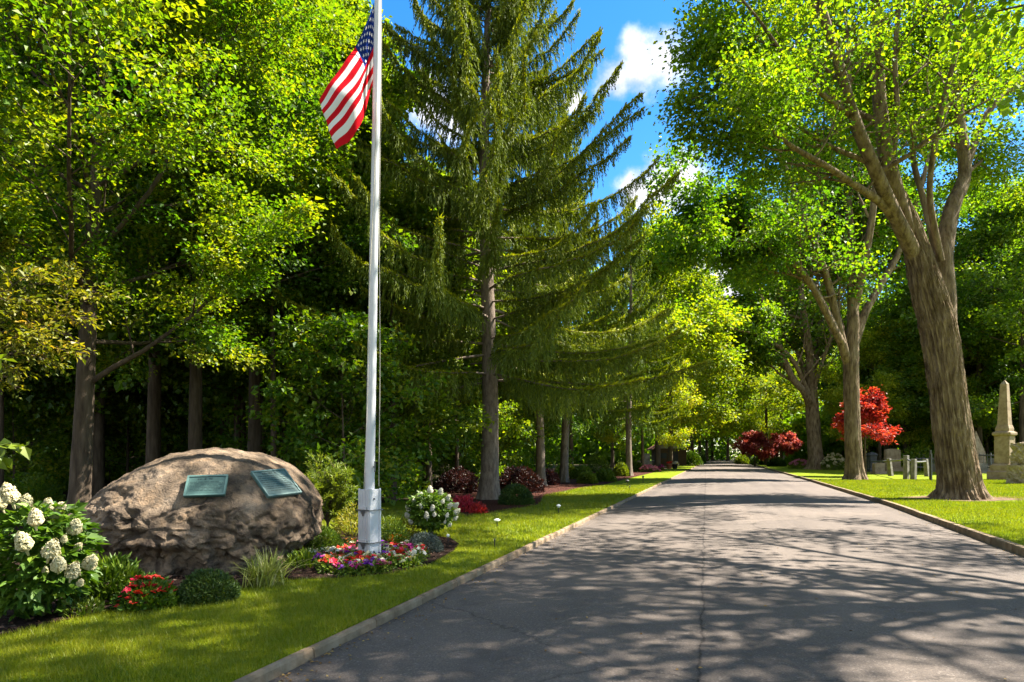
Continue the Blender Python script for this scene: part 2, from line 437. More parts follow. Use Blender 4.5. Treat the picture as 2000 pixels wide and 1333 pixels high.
def asphalt_mat():
    m, nt, nn, L = newmat('asphalt')
    tc = N(nt, 'ShaderNodeTexCoord')
    big = N(nt, 'ShaderNodeTexNoise', i_Scale=0.35, i_Detail=6, i_Roughness=0.6)
    fine = N(nt, 'ShaderNodeTexNoise', i_Scale=70, i_Detail=6, i_Roughness=0.75)
    st = N(nt, 'ShaderNodeTexVoronoi', i_Scale=70)
    for n in (big, fine, st):
        L.new(tc.outputs['Object'], n.inputs['Vector'])
    r1 = ramp(nt, [(0.3, (0.102, 0.083, 0.068)), (0.7, (0.146, 0.119, 0.098))], big.outputs['Fac'])
    r2 = ramp(nt, [(0.30, (0.38, 0.38, 0.39)), (0.5, (0.9, 0.9, 0.9)), (0.68, (1.45, 1.42, 1.36))], fine.outputs['Fac'])
    a = N(nt, 'ShaderNodeMix', data_type='RGBA', blend_type='MULTIPLY')
    a.inputs[0].default_value = 0.85
    L.new(r1.outputs[0], a.inputs[6]); L.new(r2.outputs[0], a.inputs[7])
    rs_ = ramp(nt, [(0.80, (0, 0, 0)), (0.9, (1, 1, 1))], st.outputs['Color'])
    ms = N(nt, 'ShaderNodeMix', data_type='RGBA')
    mf = N(nt, 'ShaderNodeMath', operation='MULTIPLY')
    mf.inputs[1].default_value = 0.55
    L.new(rs_.outputs[0], mf.inputs[0])
    L.new(mf.outputs[0], ms.inputs[0]); L.new(a.outputs[2], ms.inputs[6])
    ms.inputs[7].default_value = (0.22, 0.19, 0.165, 1)
    # joint between the two paving passes: a wandering dark seam along the road (road runs along x = 0.303 y)
    sx = N(nt, 'ShaderNodeSeparateXYZ')
    L.new(tc.outputs['Object'], sx.inputs[0])
    m1 = N(nt, 'ShaderNodeMath', operation='MULTIPLY_ADD')
    m1.inputs[1].default_value = -0.303
    L.new(sx.outputs['Y'], m1.inputs[0]); L.new(sx.outputs['X'], m1.inputs[2])
    wob = N(nt, 'ShaderNodeTexNoise', i_Scale=0.9, i_Detail=8, i_Roughness=0.7)
    L.new(tc.outputs['Object'], wob.inputs['Vector'])
    m2 = N(nt, 'ShaderNodeMath', operation='MULTIPLY_ADD')
    m2.inputs[1].default_value = 0.28
    L.new(wob.outputs['Fac'], m2.inputs[0]); L.new(m1.outputs[0], m2.inputs[2])
    m3 = N(nt, 'ShaderNodeMath', operation='SUBTRACT')
    m3.inputs[1].default_value = 0.10
    L.new(m2.outputs[0], m3.inputs[0])
    m4 = N(nt, 'ShaderNodeMath', operation='ABSOLUTE')
    L.new(m3.outputs[0], m4.inputs[0])
    rc = ramp(nt, [(0.0, (0.30, 0.30, 0.30)), (0.006, (0.40, 0.40, 0.40)), (0.016, (0.92, 0.92, 0.92)), (0.05, (1, 1, 1))], m4.outputs[0])
    mc = N(nt, 'ShaderNodeMix', data_type='RGBA', blend_type='MULTIPLY')
    mc.inputs[0].default_value = 0.9
    L.new(ms.outputs[2], mc.inputs[6]); L.new(rc.outputs[0], mc.inputs[7])
    vw = N(nt, 'ShaderNodeMix', data_type='RGBA', blend_type='LINEAR_LIGHT')
    vw.inputs[0].default_value = 0.35
    L.new(tc.outputs['Object'], vw.inputs[6]); L.new(wob.outputs['Color'], vw.inputs[7])
    vc = N(nt, 'ShaderNodeTexVoronoi', feature='DISTANCE_TO_EDGE', i_Scale=0.16)
    L.new(vw.outputs[2], vc.inputs['Vector'])
    rk = ramp(nt, [(0.0, (0.58, 0.58, 0.58)), (0.0016, (0.78, 0.78, 0.78)), (0.0036, (1, 1, 1))], vc.outputs['Distance'])
    vp = N(nt, 'ShaderNodeTexVoronoi', feature='F1', i_Scale=0.16)
    L.new(vw.outputs[2], vp.inputs['Vector'])
    sp_ = N(nt, 'ShaderNodeSeparateColor')
    L.new(vp.outputs['Color'], sp_.inputs[0])
    rp_ = ramp(nt, [(0.0, (0.88, 0.88, 0.89)), (0.6, (1.0, 1.0, 1.0)), (1.0, (1.06, 1.05, 1.04))], sp_.outputs[0])
    sn = N(nt, 'ShaderNodeTexNoise', i_Scale=1.7, i_Detail=5, i_Roughness=0.6)
    L.new(tc.outputs['Object'], sn.inputs['Vector'])
    rn_ = ramp(nt, [(0.30, (0.74, 0.74, 0.75)), (0.45, (1, 1, 1))], sn.outputs['Fac'])
    cv_ = N(nt, 'ShaderNodeCombineXYZ')
    L.new(m1.outputs[0], cv_.inputs[0])
    my_ = N(nt, 'ShaderNodeMath', operation='MULTIPLY')
    my_.inputs[1].default_value = 0.035
    L.new(sx.outputs['Y'], my_.inputs[0]); L.new(my_.outputs[0], cv_.inputs[1])
    tn_ = N(nt, 'ShaderNodeTexNoise', i_Scale=1.1, i_Detail=4, i_Roughness=0.55)
    L.new(cv_.outputs[0], tn_.inputs['Vector'])
    rt_ = ramp(nt, [(0.34, (0.80, 0.80, 0.81)), (0.5, (1, 1, 1)), (0.66, (1.10, 1.09, 1.08))], tn_.outputs['Fac'])
    out_ = mc.outputs[2]
    for r__ in (rk, rp_, rn_, rt_):
        mm = N(nt, 'ShaderNodeMix', data_type='RGBA', blend_type='MULTIPLY')
        mm.inputs[0].default_value = 1.0
        L.new(out_, mm.inputs[6]); L.new(r__.outputs[0], mm.inputs[7])
        out_ = mm.outputs[2]
    p = N(nt, 'ShaderNodeBsdfPrincipled')
    p.inputs['Roughness'].default_value = 0.88
    p.inputs['Specular IOR Level'].default_value = 0.25
    L.new(out_, p.inputs['Base Color'])
    bp = N(nt, 'ShaderNodeBump', i_Strength=0.7, i_Distance=0.012)
    L.new(fine.outputs['Fac'], bp.inputs['Height'])
    L.new(bp.outputs[0], p.inputs['Normal'])
    o = N(nt, 'ShaderNodeOutputMaterial')
    L.new(p.outputs[0], o.inputs[0])
    return m


M['asphalt'] = asphalt_mat()


def cloth(name, col):
    m, nt, nn, L = newmat(name)
    di = N(nt, 'ShaderNodeBsdfDiffuse'); di.inputs[0].default_value = (*col, 1)
    tr = N(nt, 'ShaderNodeBsdfTranslucent'); tr.inputs[0].default_value = (*col, 1)
    mx = N(nt, 'ShaderNodeMixShader'); mx.inputs[0].default_value = 0.25
    tc = N(nt, 'ShaderNodeTexCoord')
    no = N(nt, 'ShaderNodeTexNoise', i_Scale=14, i_Detail=4)
    L.new(tc.outputs['Object'], no.inputs['Vector'])
    bp = N(nt, 'ShaderNodeBump', i_Strength=0.25, i_Distance=0.02)
    L.new(no.outputs['Fac'], bp.inputs['Height'])
    L.new(bp.outputs[0], di.inputs['Normal'])
    L.new(di.outputs[0], mx.inputs[1]); L.new(tr.outputs[0], mx.inputs[2])
    o = N(nt, 'ShaderNodeOutputMaterial'); L.new(mx.outputs[0], o.inputs[0])
    return m


M['red_cloth'] = cloth('red_cloth', (0.55, 0.012, 0.02))
M['white_cloth'] = cloth('white_cloth', (0.74, 0.73, 0.71))
M['blue_cloth'] = cloth('blue_cloth', (0.012, 0.03, 0.16))


# ------------------------------------------------------------------ leaves
def kites(mb, pos, axis, nrm, ln, wd, rnd, fold=0.18, mi=0):
    """leaf-shaped quads: base at pos, tip along axis, folded a little along the midrib"""
    n = len(pos)
    axis = unit(axis)
    side = unit(np.cross(axis, nrm))
    nn = np.cross(side, axis)
    ln = np.broadcast_to(ln, (n,))[:, None]
    wd = np.broadcast_to(wd, (n,))[:, None]
    mid = pos + axis * ln * 0.45
    V = np.stack([pos, mid + side * wd * 0.5 + nn * wd * fold, pos + axis * ln - nn * ln * 0.08, mid - side * wd * 0.5 + nn * wd * fold], 1)
    q = (np.arange(n) * 4)[:, None] + np.arange(4)[None]
    mb.add(V.reshape(-1, 3), q, rnd=rnd, mi=mi)


def sph(rng, n):
    return unit(rng.normal(size=(n, 3)))


def grow(rng, p, d, L, r, lvl, prm, out):
    """one branch and, recursively, its children; out: dict(br=[(pts, rad, lvl)], tw=[pts])"""
    n = max(3, prm['seg'][lvl])
    pts = [np.array(p, float)]
    d = unit(d)
    for i in range(n):
        d = unit(d + rng.normal(size=3) * prm['wob'][lvl] + np.array([0, 0, prm['trop'][lvl]]))
        pts.append(pts[-1] + d * L / n)
    pts = np.array(pts)
    t = np.linspace(0, 1, n + 1)
    out['br'].append((pts, r * (1 - 0.78 * t), lvl))
    children(rng, pts, L, r, lvl, prm, out)


def children(rng, pts, L, r, lvl, prm, out, t0=None):
    if lvl >= prm['max']:
        out['tw'].append(pts)
        return
    k = prm['n'][lvl]
    n = len(pts) - 1
    az = rng.rand() * 6.28
    for c in range(k):
        a = prm['t0'][lvl] if t0 is None else t0
        t = a + (1 - a) * (c + rng.rand() * 0.8) / k
        x = min(t, 0.999) * n
        i = int(x)
        q = pts[i] + (pts[i + 1] - pts[i]) * (x - i)
        d = unit(pts[i + 1] - pts[i])
        az += 2.4 + rng.normal() * 0.4
        e1 = unit(np.cross(d, [0.3, 0.2, 1.0]))
        e2 = np.cross(d, e1)
        perp = math.cos(az) * e1 + math.sin(az) * e2
        perp[2] *= prm['flat'][lvl]
        ang = math.radians(prm['ang'][lvl] + rng.normal() * 9)
        cd = math.cos(ang) * d + math.sin(ang) * unit(perp)
        if prm.get('minz') is not None and cd[2] < prm['minz']:
            cd[2] = prm['minz']
        cl = prm['len'][lvl] * L * (1.15 - 0.62 * t) * rng.uniform(0.75, 1.2)
        cl = max(cl, prm['lmin'])
        grow(rng, q, cd, cl, max(r * (1 - 0.75 * t) * 0.5, 0.008), lvl + 1, prm, out)
    if lvl == prm['max'] - 1:
        out['tw'].append(pts[-3:])


def foliage(rng, tw, m, size, spread, mb, up=1.0, droop=0.25, lw=0.85, bias=0.0, clumpvar=0.22, keep=None):
    """m leaves round every twig"""
    if not tw:
        return
    P0 = []; D0 = []; CB = []
    for pts in tw:
        n = len(pts) - 1
        x = rng.rand(m) ** 0.8 * n * 0.999
        i = x.astype(int)
        P0.append(pts[i] + (pts[i + 1] - pts[i]) * (x - i)[:, None])
        D0.append(np.broadcast_to(unit(pts[-1] - pts[0]), (m, 3)))
        CB.append(np.full(m, rng.normal() * clumpvar))
    p = np.concatenate(P0); d = np.concatenate(D0); cb = np.concatenate(CB)
    if keep is not None:
        kk = keep(p, rng)
        p, d, cb = p[kk], d[kk], cb[kk]
    k = len(p)
    off = rng.normal(size=(k, 3)) * spread
    off[:, 2] *= 0.55
    p = p + off
    ax = unit(d * 0.5 + unit(off) * 0.6 + rng.normal(size=(k, 3)) * 0.45 + np.array([0, 0, -droop]))
    nr = unit(np.array([0, 0, up]) + rng.normal(size=(k, 3)) * 0.55)
    sz = size * np.clip(rng.lognormal(0, 0.30, k), 0.45, 1.6)
    kites(mb, p, ax, nr, sz, sz * lw, np.clip(0.42 + bias + cb + rng.normal(size=k) * 0.17, 0, 1))


plates_dir = 0.0


def bark_tube(mb, pts, rad, sides=8, amp=0.0, seed=0, flare=None, freq=(3.0, 0.5), sub=1, plates=0.0):
    """limb with an irregular, ridged skin; flare = (extra radius factor, height) spreads the foot into roots"""
    pts = np.asarray(pts, float)
    rad = np.asarray(rad, float)
    if sub > 1:
        pts, rad = smooth_path(pts, rad, sub)
    n = len(pts)
    t = unit(np.gradient(pts, axis=0))
    ref = np.array([0.0, 1, 0]) if abs(t[0, 1]) < 0.7 else np.array([1.0, 0, 0])
    a = unit(np.cross(t, ref))
    b = np.cross(t, a)
    th = np.arange(sides) * 2 * PI / sides
    R = np.repeat(rad[:, None], sides, 1)
    s = np.concatenate([[0], np.cumsum(np.linalg.norm(np.diff(pts, axis=0), axis=1))])
    if amp:
        c = np.stack([np.cos(th)[None] * freq[0] + 0 * s[:, None], np.sin(th)[None] * freq[0] + 0 * s[:, None], s[:, None] * freq[1] + 0 * th[None]], -1)
        R = R * (1 + amp * (fbm(c, 4, seed, ridged=True) - 0.25) + amp * 0.9 * fbm(c * 0.55 + 9, 2, seed + 5) + amp * 0.55 * fbm(c * np.array([2.2, 2.2, 1.1]) + 4, 3, seed + 8, ridged=True))
    if plates:
        # long peeling strips, strongest down one side of the trunk
        tw = s[:, None] * 0.05
        k1 = np.stack([np.cos(th + tw) * 9, np.sin(th + tw) * 9, s[:, None] * 0.55 + 0 * th[None]], -1)
        k1 = k1 + 0.55 * np.stack([fbm(k1 * 0.5, 2, seed + 20), fbm(k1 * 0.5, 2, seed + 21), 0 * k1[..., 0]], -1)
        r1 = np.clip(fbm(k1, 3, seed + 22, ridged=True), -0.4, 1)
        k2 = np.stack([np.cos(th + tw) * 17, np.sin(th + tw) * 17, s[:, None] * 1.3 + 0 * th[None]], -1)
        r2 = fbm(k2, 3, seed + 23, ridged=True)
        side = 0.42 + 0.58 * np.clip(0.5 + 0.5 * np.cos(th - plates_dir) * 1.3 + 0.6 * fbm(np.stack([np.cos(th)[None] * 1.2 + 0 * s[:, None], np.sin(th)[None] * 1.2 + 0 * s[:, None], s[:, None] * 0.3 + 0 * th[None]], -1), 2, seed + 25), 0, 1)
        R = R * (1 + plates * side * (r1 * 0.8 + r2 * 0.45 - 0.25))
    if flare:
        e = np.exp(-np.maximum(s, 0) / flare[1])[:, None]
        lob = 0.55 + 0.45 * np.cos(th * flare[2] + seed)[None] * (0.6 + 0.4 * np.cos(th * 2 + seed * 1.7))[None]
        R = R * (1 + flare[0] * e * lob)
    V = pts[:, None] + R[..., None] * (np.cos(th)[None, :, None] * a[:, None] + np.sin(th)[None, :, None] * b[:, None])
    i = np.arange(n - 1)[:, None] * sides
    j = np.arange(sides)[None]
    q = np.stack([i + j, i + (j + 1) % sides, i + sides + (j + 1) % sides, i + sides + j], -1).reshape(-1, 4)
    mb.add(V.reshape(-1, 3), q)


def smooth_path(pts, rad, sub):
    """Catmull-Rom through the points"""
    pts = np.asarray(pts, float); rad = np.asarray(rad, float)
    A = np.concatenate([pts, rad[:, None]], 1)
    E = np.concatenate([[2 * A[0] - A[1]], A, [2 * A[-1] - A[-2]]])
    out = []
    for i in range(len(A) - 1):
        p0, p1, p2, p3 = E[i:i + 4]
        for u in np.arange(sub) / sub:
            out.append(0.5 * (2 * p1 + (p2 - p0) * u + (2 * p0 - 5 * p1 + 4 * p2 - p3) * u * u + (3 * p1 - p0 - 3 * p2 + p3) * u ** 3))
    out.append(A[-1])
    out = np.array(out)
    return out[:, :3], np.maximum(out[:, 3], 0.004)


def branch_mesh(mb, out, minr=0.006):
    for pts, rad, lvl in out['br']:
        if rad[0] < minr:
            continue
        mb.tube(pts, rad, sides=(8, 6, 4, 3, 3)[min(lvl, 4)], cap=False)


def tree_root(name, base, label, cat='tree', group=None):
    return empty(name, base, label, cat, group)


def deciduous(name, base, label, seed, H, R, r0, leafmat, barkmat, first=0.22, nl=14, m=34, leaf=0.12, spread=0.22, elev=(10, 65), lean=(0, 0), n1=8, n2=7, group=None, droop=0.25, up=1.0, prof=None, sides=20, flare=(0.5, 0.5, 5), trunkfrac=0.85, bias=0.0, lvl1=None, flat=0.5, amp=0.06, fork=False):
    """single-stemmed broadleaf tree; local coordinates with the base at the origin"""
    rng = rs(seed)
    root = tree_root(name, base, label, group=group)
    tb, lb = MB(), MB()
    k = 9
    z = np.linspace(0, H * trunkfrac, k)
    ph = rng.rand() * 6
    tp = np.stack([lean[0] * z / H + 0.012 * H * np.sin(z / H * 5 + ph) * (z / H), lean[1] * z / H + 0.012 * H * np.cos(z / H * 4 + ph) * (z / H), z], -1)
    tp[0, 2] = -0.12
    tr = r0 * (1 - z / (H * trunkfrac) * 0.88)
    bark_tube(tb, tp, tr, sides=sides, amp=amp, seed=seed, flare=flare, sub=5, freq=(3, 1.2))
    out = {'br': [], 'tw': []}
    prm = dict(seg=[0, 7, 5, 4], wob=[0, 0.10, 0.16, 0.22], trop=[0, 0.06, 0.02, -0.02], n=[0, n1, n2], t0=[0, 0.22, 0.15], ang=[0, 48, 50], len=[0, 0.50, 0.50], flat=[1, flat, flat], max=3, lmin=0.35, minz=-0.35)
    for i in range(nl):
        f = first + (1 - first) * (i + rng.rand() * 0.7) / nl
        zz = f * H * trunkfrac
        x = f * (k - 1)
        j = min(int(x), k - 2)
        p = tp[j] + (tp[j + 1] - tp[j]) * (x - j)
        g = (f - first) / (1 - first)
        if prof:
            L = R * prof(g)
        else:
            L = R * (0.55 + 0.75 * math.sin(PI * min(1, 0.25 + g * 0.72))) * 0.85
        a = i * 2.4 + rng.normal() * 0.3
        e = math.radians(elev[0] + (elev[1] - elev[0]) * g + rng.normal() * 6)
        d = np.array([math.cos(a) * math.cos(e), math.sin(a) * math.cos(e), math.sin(e)])
        grow(rng, p, d, L * rng.uniform(0.85, 1.15), r0 * (0.30 - 0.14 * g), 1, prm, out)
    branch_mesh(tb, out, 0.007)
    foliage(rng, out['tw'], m, leaf, spread, lb, droop=droop, up=up, bias=bias)
    tb.build('trunk', barkmat, root, smooth=True)
    lb.build('crown', leafmat, root)
    return root


def limb_tree(name, base, label, Y, trunk, limbs, seed, leafmat, barkmat, m=40, leaf=0.15, spread=0.28, n1=9, n2=7, len1=0.42, sides=64, flare=(0.75, 0.9, 5), amp=0.12, cl=4.5, sub=8, bias=0.0, t0=0.28, droop=0.3, front=0.7, plates=0.0, keep=None):
    """tree whose trunk and main limbs follow given paths [(px, py, dY, radius_px)...] at distance Y"""
    rng = rs(seed)
    base = np.array(base)
    root = tree_root(name, base, label)
    tb, lb = MB(), MB()

    def path(l):
        pts = np.array([P(a, b, Y + c) for a, b, c, r in l]) - base
        rad = np.array([r / F * (Y + c) for a, b, c, r in l])
        return pts, rad
    tp, tr = path(trunk)
    tp[0, 2] = -0.25
    bark_tube(tb, tp, tr, sides=sides, amp=amp, seed=seed, flare=flare, sub=sub, freq=(4.5, 0.45), plates=plates)
    out = {'br': [], 'tw': []}
    prm = dict(seg=[0, 7, 5, 4], wob=[0, 0.12, 0.18, 0.22], trop=[0, 0.05, 0.0, -0.03], n=[0, n1, n2], t0=[0, 0.2, 0.15], ang=[0, 50, 50], len=[0, 0.50, 0.48], flat=[1, 0.7, 0.6], max=3, lmin=0.5, minz=-0.4)
    for li, l in enumerate(limbs):
        pts, rad = path(l[0])
        sp, sr = smooth_path(pts, rad, 4)
        bark_tube(tb, sp, sr, sides=16, amp=amp * 0.6, seed=seed + li, freq=(3, 0.6), sub=2)
        k = l[1]
        L = l[2]
        for c in range(k):
            a = l[3] if len(l) > 3 else t0
            t = a + (1 - a) * (c + rng.rand() * 0.8) / k
            x = min(t, 0.999) * (len(sp) - 1)
            i = int(x)
            q = sp[i] + (sp[i + 1] - sp[i]) * (x - i)
            d = unit(sp[i + 1] - sp[i])
            az = c * 2.4 + rng.rand()
            perp = unit(np.array([math.cos(az), math.sin(az), rng.normal() * 0.3]))
            if perp[1] < 0 and rng.rand() < front:
                perp[1] *= -1
            ang = math.radians(rng.uniform(40, 68))
            cd = math.cos(ang) * d + math.sin(ang) * perp
            cd[2] = max(cd[2], -0.1)
            grow(rng, q, cd, L * rng.uniform(0.7, 1.25) * (1.1 - 0.4 * t), max(0.02, sr[i] * 0.45), 1, prm, out)
        grow(rng, sp[-1], sp[-1] - sp[-2], L, sr[-1], 1, prm, out)
    out['br'] = [b for b in out['br'] if b[0][-1, 0] > -10.9]
    branch_mesh(tb, out, 0.012)
    foliage(rng, out['tw'], m, leaf, spread, lb, droop=droop, bias=bias, keep=keep)
    tb.build('trunk', barkmat, root, smooth=True)
    lb.build('crown', leafmat, root)
    return root


def spruce(name, base, label, seed, H, R, r0, z0, dens=1.0, tuft=0.085, group=None, hang=0.55, upsweep=1.0, step=0.40, per=5, twstep=0.085, lowlift=0.0):
    """Norway spruce: whorls of arching limbs hung with needle strands"""
    rng = rs(seed)
    root = tree_root(name, base, label, group=group)
    tb, lb = MB(), MB()
    z = np.linspace(0, H, 14)
    tp = np.stack([0.10 * np.sin(z * 0.35 + seed), 0.10 * np.cos(z * 0.3 + seed), z], -1)
    tp[:, :2] -= tp[0, :2]
    tp[0, 2] = -0.15
    tr = r0 * (1 - z / H) ** 0.85 + 0.01
    bark_tube(tb, tp, tr, sides=36, amp=0.05, seed=seed, flare=(0.9, 0.4, 6), sub=6, freq=(5, 0.8))
    PP, AX, NR, LN, WD, RN = [], [], [], [], [], []
    zz = z0
    w = 0
    while zz < H - 0.3:
        g = (zz - z0) / (H - z0)
        L0 = R * ((1 - g) ** 0.95) * (0.80 + 0.20 * min(1, g * 6))
        for b in range(per):
            a = b * 2 * PI / per + w * 0.83 + rng.normal() * 0.25
            L = L0 * rng.uniform(0.82, 1.08) * (0.62 if rng.rand() < 0.16 else 1)
            e0 = math.radians(-9 + lowlift + 38 * g ** 0.75 * upsweep + rng.normal() * 6)
            e1 = math.radians(18 + 46 * g ** 0.6 * upsweep + rng.normal() * 7)
            n = max(5, int(L / 0.45))
            s = np.linspace(0, 1, n + 1)
            el = e0 + (e1 - e0) * s ** 1.6 - 0.14 * np.sin(PI * np.clip(s * 1.3, 0, 1)) * (1 - g)
            ds = L / n
            hx = np.cumsum(np.cos(el)) * ds; hz = np.cumsum(np.sin(el)) * ds
            az = a + np.cumsum(rng.normal(size=n + 1) * 0.035)
            base_z = zz + rng.uniform(-0.5, 0.5) * step
            pts = np.stack([hx * np.cos(az), hx * np.sin(az), base_z + hz], -1)
            pts = np.concatenate([[[0, 0, base_z]], pts])
            pts[:, 0] += np.interp(base_z, z, tp[:, 0]); pts[:, 1] += np.interp(base_z, z, tp[:, 1])
            rb = (0.010 + 0.006 * L) * (1 - np.linspace(0, 1, len(pts)) * 0.85)
            tb.tube(pts, rb, sides=5, cap=False)
            # strands: thin ropes of needles hanging off both sides of the limb
            k = int(L / twstep * dens)
            if k < 2:
                continue
            t = np.clip(0.14 + 0.86 * (np.arange(k) + rng.rand(k)) / k, 0, 0.999)
            x = t * (len(pts) - 1)
            i = x.astype(int)
            q = pts[i] + (pts[i + 1] - pts[i]) * (x - i)[:, None]
            d = unit(pts[i + 1] - pts[i])
            side = unit(np.cross(d, [0, 0, 1.0])) * np.where(rng.rand(k) < 0.5, 1, -1)[:, None]
            hl = hang * (0.22 + 0.85 * np.sin(PI * np.clip(t * 0.80 + 0.15, 0, 1)) ** 1.3) * rng.uniform(0.45, 1.3, k) * (0.5 + 0.5 * min(1, L / 3.5))
            ok_ = rng.uniform(0.05, 0.55, k)
            nseg = 7
            for sgi in range(nseg):
                f = (sgi + 0.2) / nseg
                pos = q + side * (hl * ok_ * (1 - (1 - f) ** 2))[:, None] + d * (hl * 0.22 * f)[:, None]
                pos[:, 2] -= hl * f * (0.45 + 0.55 * f)
                tan = side * (ok_ * 2 * (1 - f))[:, None] + d * 0.22 + np.array([0, 0, -1.0]) * (0.45 + 1.1 * f)
                for rp in range(2):
                    PP.append(pos + rng.normal(size=(k, 3)) * 0.010)
                    AX.append(unit(tan) + rng.normal(size=(k, 3)) * (0.16 + 0.2 * rp))
                    NR.append(sph(rng, k))
                    LN.append(np.maximum(hl / nseg * 1.75, tuft * 0.8) * rng.uniform(0.85, 1.15, k))
                    WD.append(tuft * 0.55 * rng.uniform(0.75, 1.2, k) * (1 - 0.4 * f))
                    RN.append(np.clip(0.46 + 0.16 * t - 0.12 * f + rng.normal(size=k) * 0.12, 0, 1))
            # needles clothing the limb's back, coloured lighter as if sunlit, and little side twigs towards the tip
            k2 = int(L / 0.028 * dens)
            t = rng.rand(k2) * 0.86 + 0.139
            x = t * (len(pts) - 1)
            i = x.astype(int)
            q = pts[i] + (pts[i + 1] - pts[i]) * (x - i)[:, None]
            d = unit(pts[i + 1] - pts[i])
            sd_ = unit(np.cross(d, [0, 0, 1.0])) * rng.normal(size=(k2, 1))
            PP.append(q + rng.normal(size=(k2, 3)) * 0.02); AX.append(d * 1.0 + sd_ * 0.55 + np.array([0, 0, 0.30]) + rng.normal(size=(k2, 3)) * 0.25); NR.append(sph(rng, k2))
            LN.append(tuft * 1.7 * rng.uniform(0.6, 1.4, k2)); WD.append(tuft * 0.55 * rng.uniform(0.7, 1.2, k2))
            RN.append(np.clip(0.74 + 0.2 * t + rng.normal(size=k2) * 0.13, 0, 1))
        zz += step * (0.85 + 0.3 * rng.rand()) * (1 - 0.35 * g)
        w += 1
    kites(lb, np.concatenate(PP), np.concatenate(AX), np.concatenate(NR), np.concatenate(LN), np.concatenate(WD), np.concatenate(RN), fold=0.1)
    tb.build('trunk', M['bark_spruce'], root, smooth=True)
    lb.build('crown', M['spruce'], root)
    return root


# ------------------------------------------------------------------ ground
def poly_sheet(name, pts, z, mat, kind='structure'):
    v = [Vector((float(p[0]), float(p[1]), 0)) for p in pts]
    tris = tessellate_polygon([v])
    mb = MB()
    V = np.array([(p[0], p[1], z) for p in pts])
    T = np.array(tris)
    # make every triangle face up
    a, b, c = V[T[:, 0]], V[T[:, 1]], V[T[:, 2]]
    nz = np.cross(b - a, c - a)[:, 2]
    T[nz < 0] = T[nz < 0][:, ::-1]
    mb.add(V, T)
    return tag(mb.build(name, mat), kind=kind)


def inside(poly, x, y):
    poly = np.asarray(poly)[:, :2]
    r = np.zeros(len(x), bool)
    j = len(poly) - 1
    for i in range(len(poly)):
        xi, yi = poly[i]; xj, yj = poly[j]
        c = ((yi > y) != (yj > y)) & (x < (xj - xi) * (y - yi) / (yj - yi + 1e-12) + xi)
        r ^= c
        j = i
    return r


SL = 0.3232                      # the road's direction: x grows by this per metre away from the camera (vanishing point x = 1404)


def xl(Y):
    return SL * Y - 3.18


def xr(Y):
    return SL * Y + np.interp(Y, [-20, 4, 11, 20, 40, 200], [4.3, 4.6, 4.85, 5.35, 5.62, 5.75])


YS = np.concatenate([np.arange(-14, 60, 1.5), np.arange(60, 181, 6)])
mb = MB()
g = np.array([[(-400, -30, -0.02), (400, -30, -0.02)], [(-400, 600, -0.02), (400, 600, -0.02)]], float)
mb.grid(g)
tag(mb.build('ground', M['floor']), kind='structure')

mb = MB()
U = np.linspace(0, 1, 13)
R_ = np.array([[(xl(y) + (xr(y) - xl(y)) * u, y, 0.004 + 0.05 * math.sin(PI * u)) for u in U] for y in YS])
mb.grid(R_)
tag(mb.build('road', M['asphalt'], smooth=True), kind='structure')


def kerb(name, fx, side, w, h, mat):
    mb = MB()
    ys = np.arange(-6, 160, 0.92)
    rng = rs(11)
    for a in ys:
        b = a + 0.905
        j = rng.normal() * 0.004
        hz = h + rng.normal() * 0.003
        xa, xb = fx(a) + j, fx(b) + j
        o = side * w
        e = side * 0.018
        prof = [(0.0, -0.05), (0.006 * side, hz - 0.02), (e, hz), (o - e, hz), (o, hz - 0.02), (o, -0.05)]
        V = np.array([[(x + dx, y, zz) for dx, zz in prof] for x, y in ((xa, a), (xb, b))])
        mb.grid(V, flip=(side > 0))
        mb.add(V[0], np.arange(6)[None]); mb.add(V[1], np.arange(6)[None, ::-1])
    return tag(mb.build(name, mat), kind='structure')


kerb('kerb', xl, -1, 0.09, 0.085, M['kerb_stone'])
kerb('kerb', xr, 1, 0.15, 0.13, M['kerb_dark'])

# forest floor over the earth, lawns and beds
poly_sheet('forest_floor', [(-120, -10), (xl(-10) - 0.1, -10), (xl(160) - 0.1, 160), (-120, 160)], 0.06, M['floor'])
front = [(-260, 1290), (0, 1243), (100, 1219), (200, 1197), (330, 1178), (460, 1152), (560, 1134), (660, 1130), (760, 1122), (838, 1104), (885, 1078), (897, 1064)]
lawnL = [G(*p) for p in front] + [G(*p) for p in [(880, 1052), (840, 1046), (760, 1046), (690, 1044), (630, 1030), (620, 1008), (700, 988), (790, 978), (862, 980), (890, 1000), (908, 1007), (965, 1000), (1052, 986), (1062, 968), (1115, 957), (1185, 945), (1240, 931), (1300, 917), (1345, 905)]]
lawnL += [np.array([xl(y) - 0.084, y, 0]) for y in (120, 60, 30, 15, 5, 0, -8)] + [np.array([-9.0, -8, 0])]
poly_sheet('lawn', lawnL, LAWN, M['lawn'])
bedA = [G(*p) for p in front] + [G(*p) for p in [(880, 1052), (840, 1046), (760, 1046), (690, 1044), (630, 1030), (615, 1000), (500, 985), (300, 990), (100, 1010), (-300, 1050)]]
poly_sheet('mulch_bed', bedA, LAWN + 0.012, M['mulch'])
bedB = [G(*p) for p in [(800, 975), (862, 982), (890, 1001), (908, 1009), (965, 1002), (1052, 987), (1064, 969), (1115, 958), (1185, 946), (1240, 932), (1290, 920), (1300, 912), (1240, 916), (1130, 922), (1040, 930), (930, 938), (830, 952)]]
poly_sheet('mulch_bed', bedB, LAWN + 0.016, M['mulch_red'])
lawnR = [np.array([xr(y) + 0.14, y, 0]) for y in (-8, 0, 4, 11, 20, 30, 40, 70, 120, 170)] + [np.array([120, 170, 0]), np.array([120, -8, 0])]
